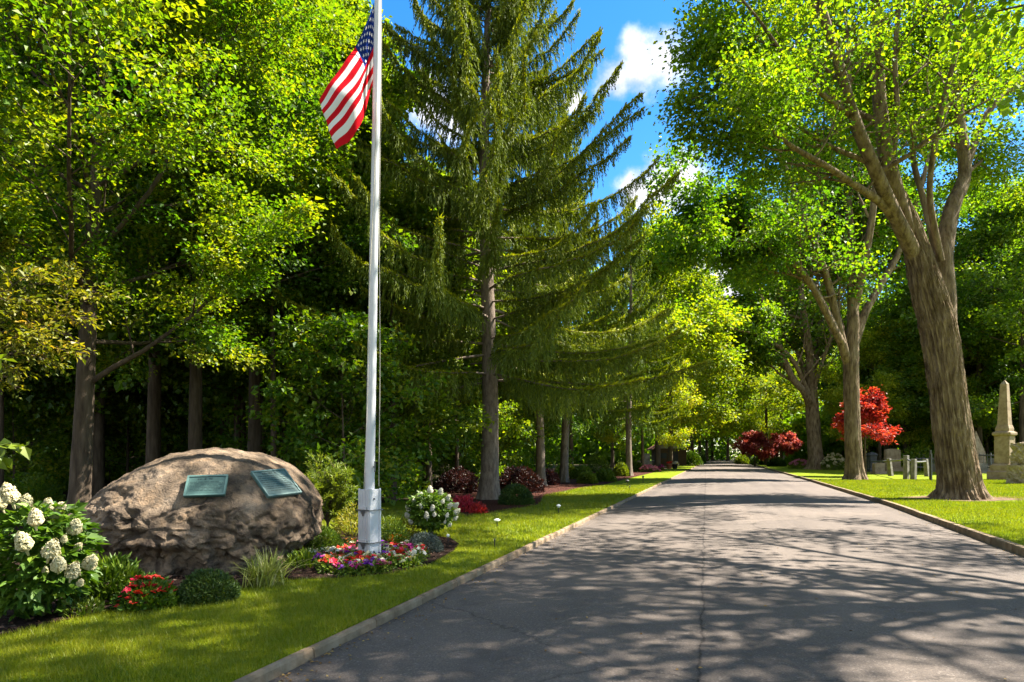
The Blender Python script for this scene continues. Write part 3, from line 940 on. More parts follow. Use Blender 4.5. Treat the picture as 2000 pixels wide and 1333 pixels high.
poly_sheet('lawn', lawnR, LAWN, M['lawn'])


T1B = G(1876, 974)
rng = rs(12)
ring_ = []
for k in range(26):
    a = k / 26 * 2 * PI
    r_ = 1.55 + 0.35 * math.sin(a * 2 + 1) + 0.25 * rng.rand() + (0.9 if abs(a) < 0.7 or a > 5.6 else 0)
    ring_.append(np.array([T1B[0] + r_ * math.cos(a), T1B[1] + r_ * math.sin(a), 0]))
poly_sheet('bare_soil', ring_, LAWN + 0.008, M['soil'])


def scatter(poly, n, rng, ymax=None):
    poly = np.asarray(poly)[:, :2]
    lo, hi = poly.min(0), poly.max(0)
    if ymax:
        hi = np.array([hi[0], min(hi[1], ymax)])
    x = rng.uniform(lo[0], hi[0], n); y = rng.uniform(lo[1], hi[1], n)
    k = inside(poly, x, y)
    return x[k], y[k]


def blades(poly, bands, seed, name):
    rng = rs(seed)
    mb = MB()
    for y0, y1, x0, x1, dens, hgt, wd in bands:
        n = int((y1 - y0) * (x1 - x0) * dens)
        x = rng.uniform(x0, x1, n); y = rng.uniform(y0, y1, n)
        vis = (np.abs(x) < 0.83 * y + 0.3)
        x, y = x[vis], y[vis]
        k = inside(poly, x, y)
        x, y = x[k], y[k]
        k = np.hypot(x - T1B[0], y - T1B[1]) > 1.5 + 0.6 * rng.rand(len(x))
        x, y = x[k], y[k]
        n = len(x)
        h = hgt * rng.uniform(0.6, 1.35, n) * (1 + 0.25 * fbm(np.stack([x * 1.2, y * 1.2, x * 0], -1), 2, 3))
        a = rng.rand(n) * 2 * PI
        ln = rng.uniform(0.1, 0.7, n)
        pos = np.stack([x, y, np.full(n, LAWN - 0.004)], -1)
        sd = np.stack([np.cos(a), np.sin(a), 0 * a], -1)
        b2 = rng.rand(n) * 2 * PI
        tip = pos + np.stack([np.cos(b2) * ln * h, np.sin(b2) * ln * h, h], -1)
        V = np.stack([pos - sd * wd / 2, pos + sd * wd / 2, tip], 1)
        q = (np.arange(n) * 3)[:, None] + np.arange(3)[None]
        rn = np.clip(0.45 + 0.30 * fbm(np.stack([x * 0.9, y * 0.9, x * 0], -1), 3, 7) + 0.14 * fbm(np.stack([x * 9, y * 9, x * 0], -1), 2, 9) + rng.normal(size=n) * 0.15, 0, 1)
        mb.add(V.reshape(-1, 3), q, rnd=rn)
    return tag(mb.build(name, M['blade']), kind='stuff', label='short mown grass of the verges beside the road')


blades(lawnL, [(3.5, 7, -7, 0.5, 5200, 0.042, 0.006), (7, 11, -9, 2, 2600, 0.045, 0.009), (11, 18, -6, 4, 1100, 0.05, 0.014), (18, 32, -3, 9, 420, 0.055, 0.026)], 5, 'grass')
blades(lawnR, [(5, 14, 6, 12, 1500, 0.05, 0.011), (14, 24, 9, 22, 700, 0.055, 0.017), (24, 40, 12, 32, 260, 0.06, 0.03)], 6, 'grass')


def chips(poly, n, seed, mat, name, sz, label, z):
    rng = rs(seed)
    x, y = scatter(poly, n, rng)
    k = len(x)
    mb = MB()
    a = rng.rand(k) * 2 * PI
    ax = np.stack([np.cos(a), np.sin(a), rng.normal(size=k) * 0.25], -1)
    s = sz * rng.uniform(0.5, 1.5, k)
    kites(mb, np.stack([x, y, z + rng.rand(k) * 0.03], -1), ax, unit(np.array([0, 0, 1.0]) + rng.normal(size=(k, 3)) * 0.45), s, s * rng.uniform(0.25, 0.6, k), rng.rand(k), fold=0.05)
    return tag(mb.build(name, mat), kind='stuff', label=label)


chips(bedA, 42000, 21, M['chip'], 'bark_mulch', 0.045, 'dark bark mulch strewn over the bed at the boulder', LAWN + 0.014)
chips(bedB, 26000, 22, M['redchip'], 'bark_mulch', 0.07, 'reddish bark mulch strewn under the spruce', LAWN + 0.018)

# fallen leaves: along the kerbs, on the asphalt and on the lawn
rng = rs(31)
n = 900
yy = 4 + 40 * rng.rand(n) ** 2
sd = rng.rand(n)
xx = np.where(sd < 0.45, xl(yy) + rng.exponential(0.10, n) + 0.02, np.where(sd < 0.75, xr(yy) - rng.exponential(0.18, n) - 0.02, xl(yy) + rng.rand(n) * 8))
mb = MB()
a = rng.rand(n) * 6.28
kites(mb, np.stack([xx, yy, np.full(n, 0.012) + 0.05 * np.sin(PI * np.clip((xx - xl(yy)) / (xr(yy) - xl(yy)), 0, 1))], -1), np.stack([np.cos(a), np.sin(a), 0.1 + 0 * a], -1), unit(np.array([0, 0, 1.0]) + rng.normal(size=(n, 3)) * 0.3), 0.035 * rng.uniform(0.5, 1.3, n), 0.022, rng.rand(n))
tag(mb.build('leaf_litter', M['litterleaf']), kind='stuff', label='small dry leaves scattered over the asphalt and along its edges')


# ------------------------------------------------------------------ boulder
def boulder():
    Yc = 9.15
    sil = [(168, 1046), (178, 1020), (200, 984), (228, 955), (258, 930), (290, 910), (325, 895), (362, 885), (400, 881), (440, 884), (480, 892), (520, 905), (555, 925), (582, 948), (600, 978), (606, 1008), (600, 1040), (585, 1070), (560, 1096), (520, 1118), (460, 1132), (380, 1140), (300, 1134), (230, 1116), (190, 1090), (172, 1066)]
    c2 = (385, 1015)
    ang = np.array([math.atan2(-(y - c2[1]), x - c2[0]) for x, y in sil])
    rr = np.array([math.hypot(x - c2[0], y - c2[1]) for x, y in sil]) / F * Yc
    o = np.argsort(ang)
    ang, rr = ang[o], rr[o]
    ang = np.concatenate([ang - 2 * PI, ang, ang + 2 * PI]); rr = np.tile(rr, 3)
    nt_, np_ = 560, 260
    th = np.linspace(-PI, PI, nt_, endpoint=False)
    ph = np.linspace(-PI / 2, PI / 2, np_)
    R = np.interp(th, ang, rr)
    R = (np.roll(R, 2) + R + np.roll(R, -2) + np.roll(R, 4) + np.roll(R, -4)) / 5 * 1.004
    T, Ph = np.meshgrid(th, ph, indexing='ij')
    cp = np.abs(np.cos(Ph)) ** 0.62
    dep = np.sign(np.sin(Ph)) * np.abs(np.sin(Ph)) ** 0.8
    X = R[:, None] * cp * np.cos(T)
    Z = R[:, None] * cp * np.sin(T)
    D = np.where(dep < 0, 1.12, 1.35) * dep
    V = np.stack([X, D, Z], -1)
    # the upper face leans back, the foot is fuller
    V[..., 1] += np.where(V[..., 2] > 0, V[..., 2] * 0.38, V[..., 2] * 0.10)
    nrm = unit(V * np.array([0.35, 0.9, 1.2]))
    q = V * np.array([1, 1, 1.25])
    big = fbm(q * 1.1 + 3, 2, 41) * 0.12
    rid = fbm(q * 2.3 + np.array([0, 0, 5.0]), 5, 43, ridged=True) * 0.13
    fine = fbm(q * 6 + 1, 4, 47) * 0.038
    cr1 = fbm(q * np.array([2.3, 2.3, 1.7]) + 11, 3, 61); cr2 = fbm(q * 3.7 + 21, 3, 67)
    crease = -0.06 * np.exp(-(cr1 / 0.055) ** 2) - 0.025 * np.exp(-(cr2 / 0.06) ** 2)
    step_ = 0.030 * np.tanh(fbm(q * np.array([2.7, 2.7, 1.9]) + 31, 3, 71) / 0.06)
    facet = -np.abs(fbm(q * np.array([1.4, 1.4, 2.0]) + 7, 2, 53)) * 0.14
    lower = np.clip(0.72 - V[..., 2] * 1.05, 0.16, 1.25)
    flat = np.ones_like(lower)
    for fx, fz, rx_, rz_ in ((404, 953, 66, 40), (536, 952, 74, 46)):
        dx = (V[..., 0] * F / Yc + c2[0] - fx) / rx_; dz = (-V[..., 2] * F / Yc + c2[1] - fz) / rz_
        flat = np.minimum(flat, np.clip(np.hypot(dx, dz) * 2.0 - 1.0, 0.06, 1))
    flat[V[..., 1] > 0.9] = 1
    lower = lower * flat
    fine = fine * np.clip(flat + 0.1, 0, 1)
    V = V + nrm * ((big + rid + facet + crease + step_) * lower + fine + 0.03)[..., None]
    cen = P(c2[0], c2[1], Yc)
    mb = MB()
    Vw = np.concatenate([V, V[:1]], 0)
    mb.grid(Vw)
    root = empty('boulder', (cen[0], cen[1], LAWN), 'huge rounded brown boulder carrying two green plaques, set in the mulch bed', 'boulder')
    off = cen - np.array([cen[0], cen[1], LAWN])
    mb.v = [v + off for v in mb.v]
    o = mb.build('rock', M['rock'], root, smooth=True)
    me = o.data
    import bmesh
    bm = bmesh.new(); bm.from_mesh(me)
    bmesh.ops.remove_doubles(bm, verts=bm.verts, dist=1e-4)
    bmesh.ops.recalc_face_normals(bm, faces=bm.faces)
    bm.to_mesh(me)
    bvh = BVHTree.FromBMesh(bm)
    loc = Vector((cen[0], cen[1], LAWN))

    def hit(px, py):
        cam = Vector((0, 0, CAMH)) - loc
        d = Vector(P(px, py, 1.0)) - Vector((0, 0, CAMH))
        h = bvh.ray_cast(cam, d.normalized())
        return np.array(h[0]) if h[0] is not None else None
    for k, (quad, lab, rows) in enumerate([
            ([(367, 935), (443, 933), (446, 971), (363, 974)], 'level green bronze plaque with a bold heading, middle of the boulder face', 7),
            ([(488, 928), (554, 924), (582, 969), (516, 979)], 'slanted pale green bronze plaque on the sloping shoulder of the boulder', 8)]):
        TL, TR, BR, BL = [hit(*p) for p in quad]
        mid = (TL + TR + BR + BL) / 4
        ex = unit((TR - TL) + (BR - BL))
        ey = (TL - BL) + (TR - BR)
        ey = unit(ey - ex * np.dot(ey, ex))
        ez = np.cross(ex, ey)
        if ez[1] > 0:
            ez = -ez
        w = (np.linalg.norm(TR - TL) + np.linalg.norm(BR - BL)) / 2
        h = (np.linalg.norm(TL - BL) + np.linalg.norm(TR - BR)) / 2
        # how far the rock stands proud of the plate
        pr = max([np.dot(hit(quad[0][0] + (quad[1][0] - quad[0][0]) * u + (quad[3][0] - quad[0][0]) * v, quad[0][1] + (quad[1][1] - quad[0][1]) * u + (quad[3][1] - quad[0][1]) * v) - mid, ez) for u in np.linspace(0.02, 0.98, 7) for v in np.linspace(0.02, 0.98, 7)])
        org = mid + ez * (pr * 0.9 + 0.008) + np.array(loc)
        A = np.array([ex, ey, ez])
        pl = empty('plaque', org, lab, 'plaque')
        pb = MB()
        pb.box((0, 0, -0.008), (w, h, 0.036), ax=A)
        pb.build('plate', M['patina'], pl, bevel=0.004)
        fb = MB()
        t = 0.022
        for cx, cy, sx, sy in ((0, h / 2 - t / 2, w, t), (0, -h / 2 + t / 2, w, t), (w / 2 - t / 2, 0, t, h - 2 * t), (-w / 2 + t / 2, 0, t, h - 2 * t)):
            fb.box(np.array([cx, cy, 0.016]) @ A, (sx, sy, 0.013), ax=A)
        fb.build('rim', M['patina_rim'], pl)
        rng = rs(60 + k)
        tb = MB()

        def line(y, x0, x1, lh, lo, hi, dep):
            x = x0
            while x < x1:
                wd_ = min(rng.uniform(lo, hi), x1 - x)
                nl_ = max(1, int(wd_ / (lh * 0.75)))
                for q_ in range(nl_):
                    cxx = x + (q_ + 0.5) * wd_ / nl_
                    tb.box(np.array([cxx, y + rng.normal() * lh * 0.05, 0.012]) @ A, (wd_ / nl_ * rng.uniform(0.45, 0.8), lh * rng.uniform(0.65, 1.0), dep), ax=A)
                x += wd_ + lh * 0.8
        line(h / 2 - 0.058, -w * 0.24, w * 0.17, 0.028, 0.04, 0.09, 0.008)
        for r_ in range(rows):
            y = h / 2 - 0.105 - r_ * (h - 0.16) / rows
            line(y, -w * 0.41, w * (0.41 if r_ % 3 else 0.30), 0.0115, 0.03, 0.09, 0.006)
        tb.build('lettering', M['patina_dark'], pl)['kind'] = 'stuff'


boulder()

# ------------------------------------------------------------------ flagpole and flag
PB = G(722, 1096)
PY = PB[1]


def flagpole():
    root = empty('flagpole', PB, 'tall white flagpole rising from a square white post in the flower bed', 'flagpole')
    top = P(738.5, 0, PY) - PB
    foot = P(722, 960, PY) - PB
    dirv = (top - foot) / (top[2] - foot[2])
    L = 12.6
    mb = MB()
    zz = np.array([0.05, 1.0, 4, 8, L])
    pts = np.stack([foot[0] + dirv[0] * (zz - foot[2]), foot[1] + dirv[1] * (zz - foot[2]), zz], -1)
    mb.tube(pts, [0.068, 0.068, 0.061, 0.05, 0.036], sides=28)
    mb.build('pole', M['white_metal'], root, smooth=True)
    mb = MB()
    mb.lathe([(0.0, L), (0.05, L + 0.02), (0.055, L + 0.05), (0.03, L + 0.08), (0.075, L + 0.14), (0.0, L + 0.22)], c=(pts[-1][0], pts[-1][1], 0))
    mb.build('finial', M['steel'], root, smooth=True)
    # box post: four channel faces turned so that an edge points at the road
    a = math.radians(-35)
    ca, sa = math.cos(a), math.sin(a)
    Rm = np.array([[ca, sa, 0], [-sa, ca, 0], [0, 0, 1]])
    Hb = (1097 - 957) / F * PY
    w = 0.218
    mb = MB()
    mb.box((0, 0, Hb / 2), (w, w, Hb), mi=0)
    for s in (-1, 1):
        for t in (-1, 1):
            mb.box((s * (w / 2 - 0.016), t * (w / 2 + 0.004), Hb / 2 + 0.006), (0.034, 0.014, Hb + 0.016))
            mb.box((t * (w / 2 + 0.004), s * (w / 2 - 0.016), Hb / 2 + 0.004), (0.014, 0.030, Hb + 0.012))
    mb.box((0.028, -w / 2 - 0.004, Hb / 2), (0.020, 0.012, Hb - 0.02))
    mb.box((-0.036, -w / 2 - 0.004, Hb / 2), (0.016, 0.012, Hb - 0.02))
    mb.v = [v @ Rm for v in mb.v]
    mb.build('post', M['white_metal'], root, bevel=0.004)
    for f in (0.715, 0.262):
        mb = MB()
        z = Hb * f
        for sx, sy, cx, cy in ((w + 0.05, 0.014, 0, -w / 2 - 0.018), (w + 0.05, 0.014, 0, w / 2 + 0.018), (0.014, w + 0.022, w / 2 + 0.018, 0), (0.014, w + 0.022, -w / 2 - 0.018, 0)):
            mb.box((cx, cy, z), (sx, sy, 0.016))
        mb.v = [v @ Rm for v in mb.v]
        mb.build('band', M['steel'], root)
        mb = MB()
        mb.box((-0.004, -w / 2 - 0.022, z + 0.034), (w * 0.70, 0.022, 0.05))
        mb.v = [v @ Rm for v in mb.v]
        mb.build('bracket', M['white_metal'], root, bevel=0.004)
        mb = MB()
        V = np.array([(-0.05, -w / 2 - 0.014, z - 0.014), (0.05, -w / 2 - 0.014, z - 0.014), (0.006, -w / 2 - 0.014, z - 0.085), (-0.006, -w / 2 - 0.014, z - 0.085)])
        V2 = V - np.array([0, 0.008, 0])
        mb.add(np.concatenate([V, V2]), [(4, 7, 6, 5), (0, 1, 5, 4), (1, 2, 6, 5), (2, 3, 7, 6), (3, 0, 4, 7)])
        mb.v = [v @ Rm for v in mb.v]
        mb.build('gusset', M['steel'], root)
    for z, hh in ((Hb * 0.87, 0.022), (Hb * 0.115, 0.07)):
        mb = MB()
        mb.box((w / 2 + 0.006, -0.02, z), (0.012, 0.018, hh))
        mb.v = [v @ Rm for v in mb.v]
        mb.build('bolt', M['dark_metal'], root)
    # halyard: one line each side, tied to a cleat
    for px0, px1, y0, n_ in ((720 - 9, 724, 955, 0), (722 + 18, 745, 950, 1)):
        mb = MB()
        p0 = P(px0, y0, PY - 0.09) - PB
        p1 = P(px1 if n_ else 735, -60 if n_ else 200, PY - 0.07) - PB
        s = np.linspace(0, 1, 24)
        pts_ = p0 + (p1 - p0) * s[:, None]
        pts_[:, 0] += 0.012 * np.sin(s * 9) * np.sin(PI * s)
        mb.tube(pts_, 0.0055, sides=6)
        mb.build('halyard', M['rope'], root, smooth=True)
    mb = MB()
    c = P(731, 912, PY - 0.07) - PB
    mb.box(c, (0.03, 0.05, 0.03)); mb.box(c + np.array([0.012, -0.02, 0]), (0.018, 0.018, 0.15))
    mb.build('cleat', M['steel'], root, bevel=0.003)


flagpole()


def flag():
    Yf = PY + 0.05
    us = np.array([0, 0.13, 0.28, 0.40, 0.52, 0.76, 1.0])
    vs = np.array([0, 0.27, 0.54, 0.77, 1.0])
    z6 = lambda x, y: (600 + x / 4.30, y / 4.30)
    # photo positions of the cloth at (v, u); taken from an enlargement
    grid = [
        [(560, 20), (520, 140), (452, 290), (402, 390), (335, 490), (215, 660), (102, 830)],
        [(566, 190), (535, 270), (483, 375), (447, 480), (375, 590), (245, 750), (122, 925)],
        [(570, 345), (553, 410), (517, 490), (484, 580), (415, 700), (290, 850), (160, 1015)],
        [(590, 510), (555, 580), (520, 640), (468, 735), (440, 810), (325, 985), (195, 1135)],
        [(604, 690), (552, 720), (512, 850), (484, 960), (440, 1060), (350, 1185), (245, 1250)]]
    dep = np.array([
        [0.00, 0.03, 0.05, 0.02, -0.03, -0.06, -0.02],
        [0.00, 0.05, 0.07, 0.01, -0.07, -0.09, -0.02],
        [0.00, 0.06, 0.09, -0.03, -0.10, -0.08, 0.02],
        [0.02, 0.09, 0.15, 0.02, -0.10, -0.06, 0.04],
        [0.05, 0.14, 0.20, 0.08, -0.06, -0.02, 0.06]])
    dep = dep - 0.42 * us[None]
    Gp = np.array([[np.append(z6(*grid[i][j]), dep[i, j]) for j in range(7)] for i in range(5)])

    def cr(ts, A, t):
        """Catmull-Rom along axis 0 at parameters t"""
        t = np.asarray(t)
        i = np.clip(np.searchsorted(ts, t, side='right') - 1, 0, len(ts) - 2)
        E = np.concatenate([[2 * A[0] - A[1]], A, [2 * A[-1] - A[-2]]])
        w = ((t - ts[i]) / (ts[i + 1] - ts[i])).reshape(-1, *([1] * (A.ndim - 1)))
        p0, p1, p2, p3 = E[i], E[i + 1], E[i + 2], E[i + 3]
        return 0.5 * (2 * p1 + (p2 - p0) * w + (2 * p0 - 5 * p1 + 4 * p2 - p3) * w ** 2 + (3 * p1 - p0 - 3 * p2 + p3) * w ** 3)
    nu, nv = 96, 66          # 66 rows: 13 stripes of five rows, 65 cells
    uu = np.linspace(0, 1, nu); vv = np.linspace(0, 1, nv)
    A = cr(vs, Gp, vv)                         # nv x 7 x 3
    B = cr(us, A.transpose(1, 0, 2), uu)       # nu x nv x 3
    B = B.transpose(1, 0, 2)
    W = np.array([[P(B[i, j, 0], B[i, j, 1], Yf + B[i, j, 2]) for j in range(nu)] for i in range(nv)])
    s_, t_ = np.meshgrid(vv, uu, indexing='ij')
    W[..., 1] += 0.012 * np.sin(t_ * 21 + s_ * 5) * t_ + 0.01 * np.sin(s_ * 17 + t_ * 4)
    org = P(733, 60, Yf)
    root = empty('flag', org, 'red, white and blue national flag hanging limp against the white pole', 'flag')
    W = W - org
    vm = (np.arange(nv - 1) + 0.5) / (nv - 1)
    vc = 35 / 65.0
    sm = np.where(vm < vc, np.floor(vm / vc * 4), 4 + np.floor((vm - vc) / (1 - vc) * 5)).astype(int)
    mi = np.where(sm % 2 == 0, 0, 1)[:, None] * np.ones((1, nu - 1), int)
    cu = int(round(0.40 * (nu - 1)))
    cv = (nv - 1) * 7 // 13
    mi = mi.astype(np.int32)
    i = np.arange(nv - 1)[:, None] * nu; j = np.arange(nu - 1)[None]
    q = np.stack([i + j, i + j + 1, i + nu + j + 1, i + nu + j], -1)
    can = np.zeros((nv - 1, nu - 1), bool); can[:cv, :cu] = True
    mb = MB(); mb.add(W.reshape(-1, 3), q[~can], mi=mi[~can])
    mb.build('stripes', [M['red_cloth'], M['white_cloth']], root, smooth=True)
    mb = MB(); mb.add(W.reshape(-1, 3), q[can])
    mb.build('canton', M['blue_cloth'], root, smooth=True)
    tv = np.gradient(W, axis=0); tu = np.gradient(W, axis=1)
    nrm = unit(np.cross(tu, tv))
    nrm[nrm[..., 1] > 0] *= -1

    def at(u, v, o):
        x = np.clip(u, 0, 0.999) * (nu - 1); y = np.clip(v, 0, 0.999) * (nv - 1)
        a, b = int(x), int(y)
        fx, fy = x - a, y - b
        w = lambda Q: (Q[b, a] * (1 - fx) + Q[b, a + 1] * fx) * (1 - fy) + (Q[b + 1, a] * (1 - fx) + Q[b + 1, a + 1] * fx) * fy
        return w(W) + w(nrm) * o
    mb = MB()
    # rows of stars on both faces
    for o in (0.004, -0.004):
        for r_ in range(7):
            cnt = 5 if r_ % 2 == 0 else 4
            for c_ in range(cnt):
                u0 = 0.40 * ((c_ * 2 + 1 + (r_ % 2)) / 10.0)
                v0 = 7 / 13 * ((r_ + 1) / 8.0)
                ring = []
                for k in range(10):
                    rad = 0.036 if k % 2 == 0 else 0.017
                    an = k * PI / 5
                    ring.append(at(u0 + rad * math.sin(an) / 1.9, v0 - rad * math.cos(an), o))
                ring.append(at(u0, v0, o))
                mb.add(np.array(ring), [(10, k, (k + 1) % 10) for k in range(10)])
    mb.build('star', M['white_cloth'], root)['kind'] = 'stuff'


flag()


# ------------------------------------------------------------------ shrubs and flowers
def dome(rng, n, rx, ry, rz, shell=0.35, low=-0.05, lump=0.16, seed=0, k=2.2):
    """points through the outer shell of a lumpy dome, with outward normals"""
    d = sph(rng, n)
    d[:, 2] = np.where(d[:, 2] < low, np.abs(d[:, 2]) * 0.6, d[:, 2])
    d = unit(d)
    r = 1 - shell * rng.rand(n) ** 1.6
    r = r * (1 + lump * fbm(d * k + seed, 3, seed))
    return d * r[:, None] * np.array([rx, ry, rz]), unit(d / np.array([rx, ry, rz]))


def bush(name, base, rx, rz, mat, leaf, n, label, cat='shrub', seed=1, lw=0.5, upness=0.35, lump=0.18, ry=None, group=None, stems=8, shell=0.4, k=2.2, flowers=None, lift=0.0):
    """leafy shrub: foliage + stem (+ single flowers as (material, count, size))"""
    rng = rs(seed)
    base = np.array(base)
    root = empty(name, base, label, cat, group)
    ry = ry or rx
    p, nr = dome(rng, n, rx, ry, rz * 0.98, seed=seed, lump=lump, shell=shell, k=k)
    p[:, 2] += lift
    p[:, 2] = np.maximum(p[:, 2], 0.0)
    mb = MB()
    ax = unit(nr + rng.normal(size=p.shape) * 0.6 + np.array([0, 0, upness]))
    ln = leaf * rng.uniform(0.6, 1.3, n)
    kites(mb, p, ax, unit(nr + sph(rng, n) * 0.8), ln, ln * lw, np.clip(0.42 + 0.30 * fbm(p * (1.6 / max(rx, 0.2)), 2, seed) + rng.normal(size=n) * 0.2, 0, 1))
    mb.build('foliage', mat, root)
    mb = MB()
    for s in range(stems):
        q = p[rng.randint(n)] * 0.85
        a = np.array([q[0] * 0.15, q[1] * 0.15, -0.03])
        m_ = (a + q) / 2 + np.array([0, 0, 0.1 * rz])
        mb.tube(np.array([a, m_, q]), [0.012 + 0.012 * rx, 0.008 + 0.008 * rx, 0.004], sides=5)
    if stems:
        mb.build('stem', M['stem'], root, smooth=True)
    if flowers:
        fm, cnt, fs, proto = flowers
        for i in range(cnt):
            d = unit(np.array([rng.normal(), rng.normal() - 0.5, abs(rng.normal()) + 0.35]))
            pos = d * np.array([rx, ry, rz]) * rng.uniform(0.92, 1.06) + np.array([0, 0, lift])
            o = proto(fm).copy()
            C.objects.link(o)
            o.name = 'flower'
            o.parent = root
            o.location = pos
            o.rotation_euler = (rng.uniform(-0.5, 0.7), rng.uniform(-0.5, 0.5), rng.rand() * 6)
            s_ = fs * rng.uniform(0.75, 1.25)
            o.scale = (s_, s_, s_)
    return root


_protos = {}


def cluster_proto(mat):
    """unit-size rounded truss of petals"""
    key = ('c', mat.name)
    if key not in _protos:
        rng = rs(77)
        n = 60
        p, nr = dome(rng, n, 0.8, 0.8, 0.55, shell=0.3, low=-0.3, lump=0.1, seed=3)
        mb = MB()
        kites(mb, p, unit(nr * 0.4 + sph(rng, n)), nr, 0.55 * rng.uniform(0.7, 1.2, n), 0.5, rng.rand(n))
        o = mb.build('flower', mat)
        C.objects.unlink(o)
        _protos[key] = o
    return _protos[key]


def petal_proto(mat, eye=None):
    """unit-size open five-petalled flower"""
    key = ('p', mat.name)
    if key not in _protos:
        rng = rs(78)
        mb = MB()
        a = np.arange(5) * 2 * PI / 5
        d = np.stack([np.cos(a), np.sin(a), 0.28 + 0 * a], -1)
        for dz, s in ((0, 1.0), (0.07, 0.75)):
            d2 = np.stack([np.cos(a + dz * 9), np.sin(a + dz * 9), 0.3 + 0 * a], -1)
            kites(mb, np.zeros((5, 3)) + [0, 0, dz], d2, np.tile([0, 0, 1.0], (5, 1)), s * rng.uniform(0.85, 1.05, 5), s * 0.9, rng.rand(5))
        o = mb.build('flower', mat)
        C.objects.unlink(o)
        _protos[key] = o
    return _protos[key]


def panicle_proto(mat, seed=5, slim=1.0):
    """unit-tall cone of hydrangea florets"""
    key = ('h', mat.name, seed)
    if key not in _protos:
        rng = rs(seed)
        n = 300
        z = rng.rand(n) ** 1.15
        r = 0.34 * slim * np.sqrt(np.clip(1 - z, 0, 1)) ** 1.1 * (0.75 + 0.45 * np.clip(z * 5, 0, 1)) + 0.03
        a = rng.rand(n) * 2 * PI
        out = np.stack([np.cos(a), np.sin(a), 0.35 + 0.9 * z - 0.6 * (z < 0.12)], -1)
        pos = np.stack([np.cos(a) * r, np.sin(a) * r, z * 0.95], -1) * (1 + rng.normal(size=(n, 1)) * 0.06)
        mb = MB()
        for k in range(3):
            t = sph(rng, n)
            kites(mb, pos, unit(np.cross(out, t)), out, 0.12 * rng.uniform(0.8, 1.3, n), 0.11, np.clip(rng.rand(n) * 0.7 + 0.3 * z, 0, 1))
        mb.tube(np.array([(0, 0, -0.5), (0, 0, 0.2), (0, 0, 0.85)]), [0.05, 0.12, 0.04], sides=6)
        o = mb.build('flower_head', mat)
        C.objects.unlink(o)
        _protos[key] = o
    return _protos[key]


def hydrangea(base, label, leafn, leafsz, body, heads, hs, mat, seed, Yc, canes=9, lean=1.0):
    """body: (rx, ry, rz, zc); heads: pixel places and tilts of the flower heads"""
    rng = rs(seed)
    base = np.array(base)
    root = empty('hydrangea', base, label, 'hydrangea')
    rx, ry, rz, zc = body
    n = leafn
    d = sph(rng, n)
    r = 1 - 0.55 * rng.rand(n) ** 1.5
    p = d * r[:, None] * np.array([rx, ry, rz]) * (1 + 0.18 * fbm(d * 2.5, 2, seed))[:, None] + np.array([0, 0, zc])
    keep = p[:, 2] > 0.06
    p, d = p[keep], d[keep]
    n = len(p)
    mb = MB()
    ax = unit(d * np.array([1, 1, 0.35]) + rng.normal(size=(n, 3)) * 0.4 + np.array([0, 0, -0.15]))
    nr = unit(np.array([0, 0, 0.9]) + d * 0.5 + rng.normal(size=(n, 3)) * 0.35)
    ln = leafsz * rng.uniform(0.6, 1.25, n)
    # broad leaf: two kites give a wide, notched blade
    kites(mb, p, ax, nr, ln, ln * 0.62, np.clip(0.45 + rng.normal(size=n) * 0.2, 0, 1), fold=0.14)
    sd = unit(np.cross(ax, nr))
    for s in (-1, 1):
        kites(mb, p + ax * ln[:, None] * 0.12, unit(ax * 0.8 + sd * s * 0.65), nr, ln * 0.72, ln * 0.38, np.clip(0.45 + rng.normal(size=n) * 0.2, 0, 1), fold=0.12)
    mb.build('foliage', M['hyd'], root)
    mb = MB()
    for c in range(canes):
        a = rng.rand() * 6.28
        q = np.array([math.cos(a) * rx * 0.6, math.sin(a) * ry * 0.6, zc + rz * 0.4])
        mb.tube(np.array([(q[0] * 0.12, q[1] * 0.12, -0.03), q * [0.4, 0.4, 0.5], q]), [0.014, 0.011, 0.006], sides=6)
    mb.build('stem', M['stem'], root, smooth=True)
    for k, (hx, hy, dy, tilt, sc) in enumerate(heads):
        pos = P(hx, hy, Yc + dy) - base
        o = panicle_proto(mat, 5 + k % 3).copy()
        C.objects.link(o)
        o.name = 'flower_head'
        o.parent = root
        o.location = pos
        s = hs * sc * 0.95
        pos = pos - np.array([0, 0, s * 0.42])
        o.scale = (s, s, s)
        o.rotation_euler = (math.radians(22 + rng.normal() * 8), math.radians(tilt), rng.rand() * 0.4)
    return root


# big oakleaf hydrangea at the near end of the bed
hb = G(78, 1205)
hydrangea(hb, 'large white flowering hydrangea with broad leaves, at the near end of the bed', 950, 0.14, (0.45, 0.44, 0.50, 0.56),
          [(23, 978, -0.15, -6, 1.12), (47, 992, 0.0, 24, 0.95), (92, 994, 0.15, 16, 0.8), (112, 1003, 0.1, 38, 0.95), (70, 1022, -0.35, 8, 0.95), (106, 1016, 0.05, 20, 0.7), (143, 1038, -0.05, 28, 0.95), (50, 1070, -0.45, -4, 1.05), (97, 1085, -0.4, 20, 1.05), (114, 1110, -0.4, 26, 0.92), (172, 1106, -0.1, 38, 0.95), (140, 1125, -0.3, 24, 0.92), (12, 1085, -0.3, -20, 0.8), (3, 992, 0.1, -18, 0.85), (150, 1072, -0.1, 40, 0.5), (88, 1120, -0.35, 4, 0.4), (155, 1142, -0.2, 30, 0.45), (124, 1058, -0.2, 20, 0.45)],
          0.165, M['petal_cream'], 81, hb[1])
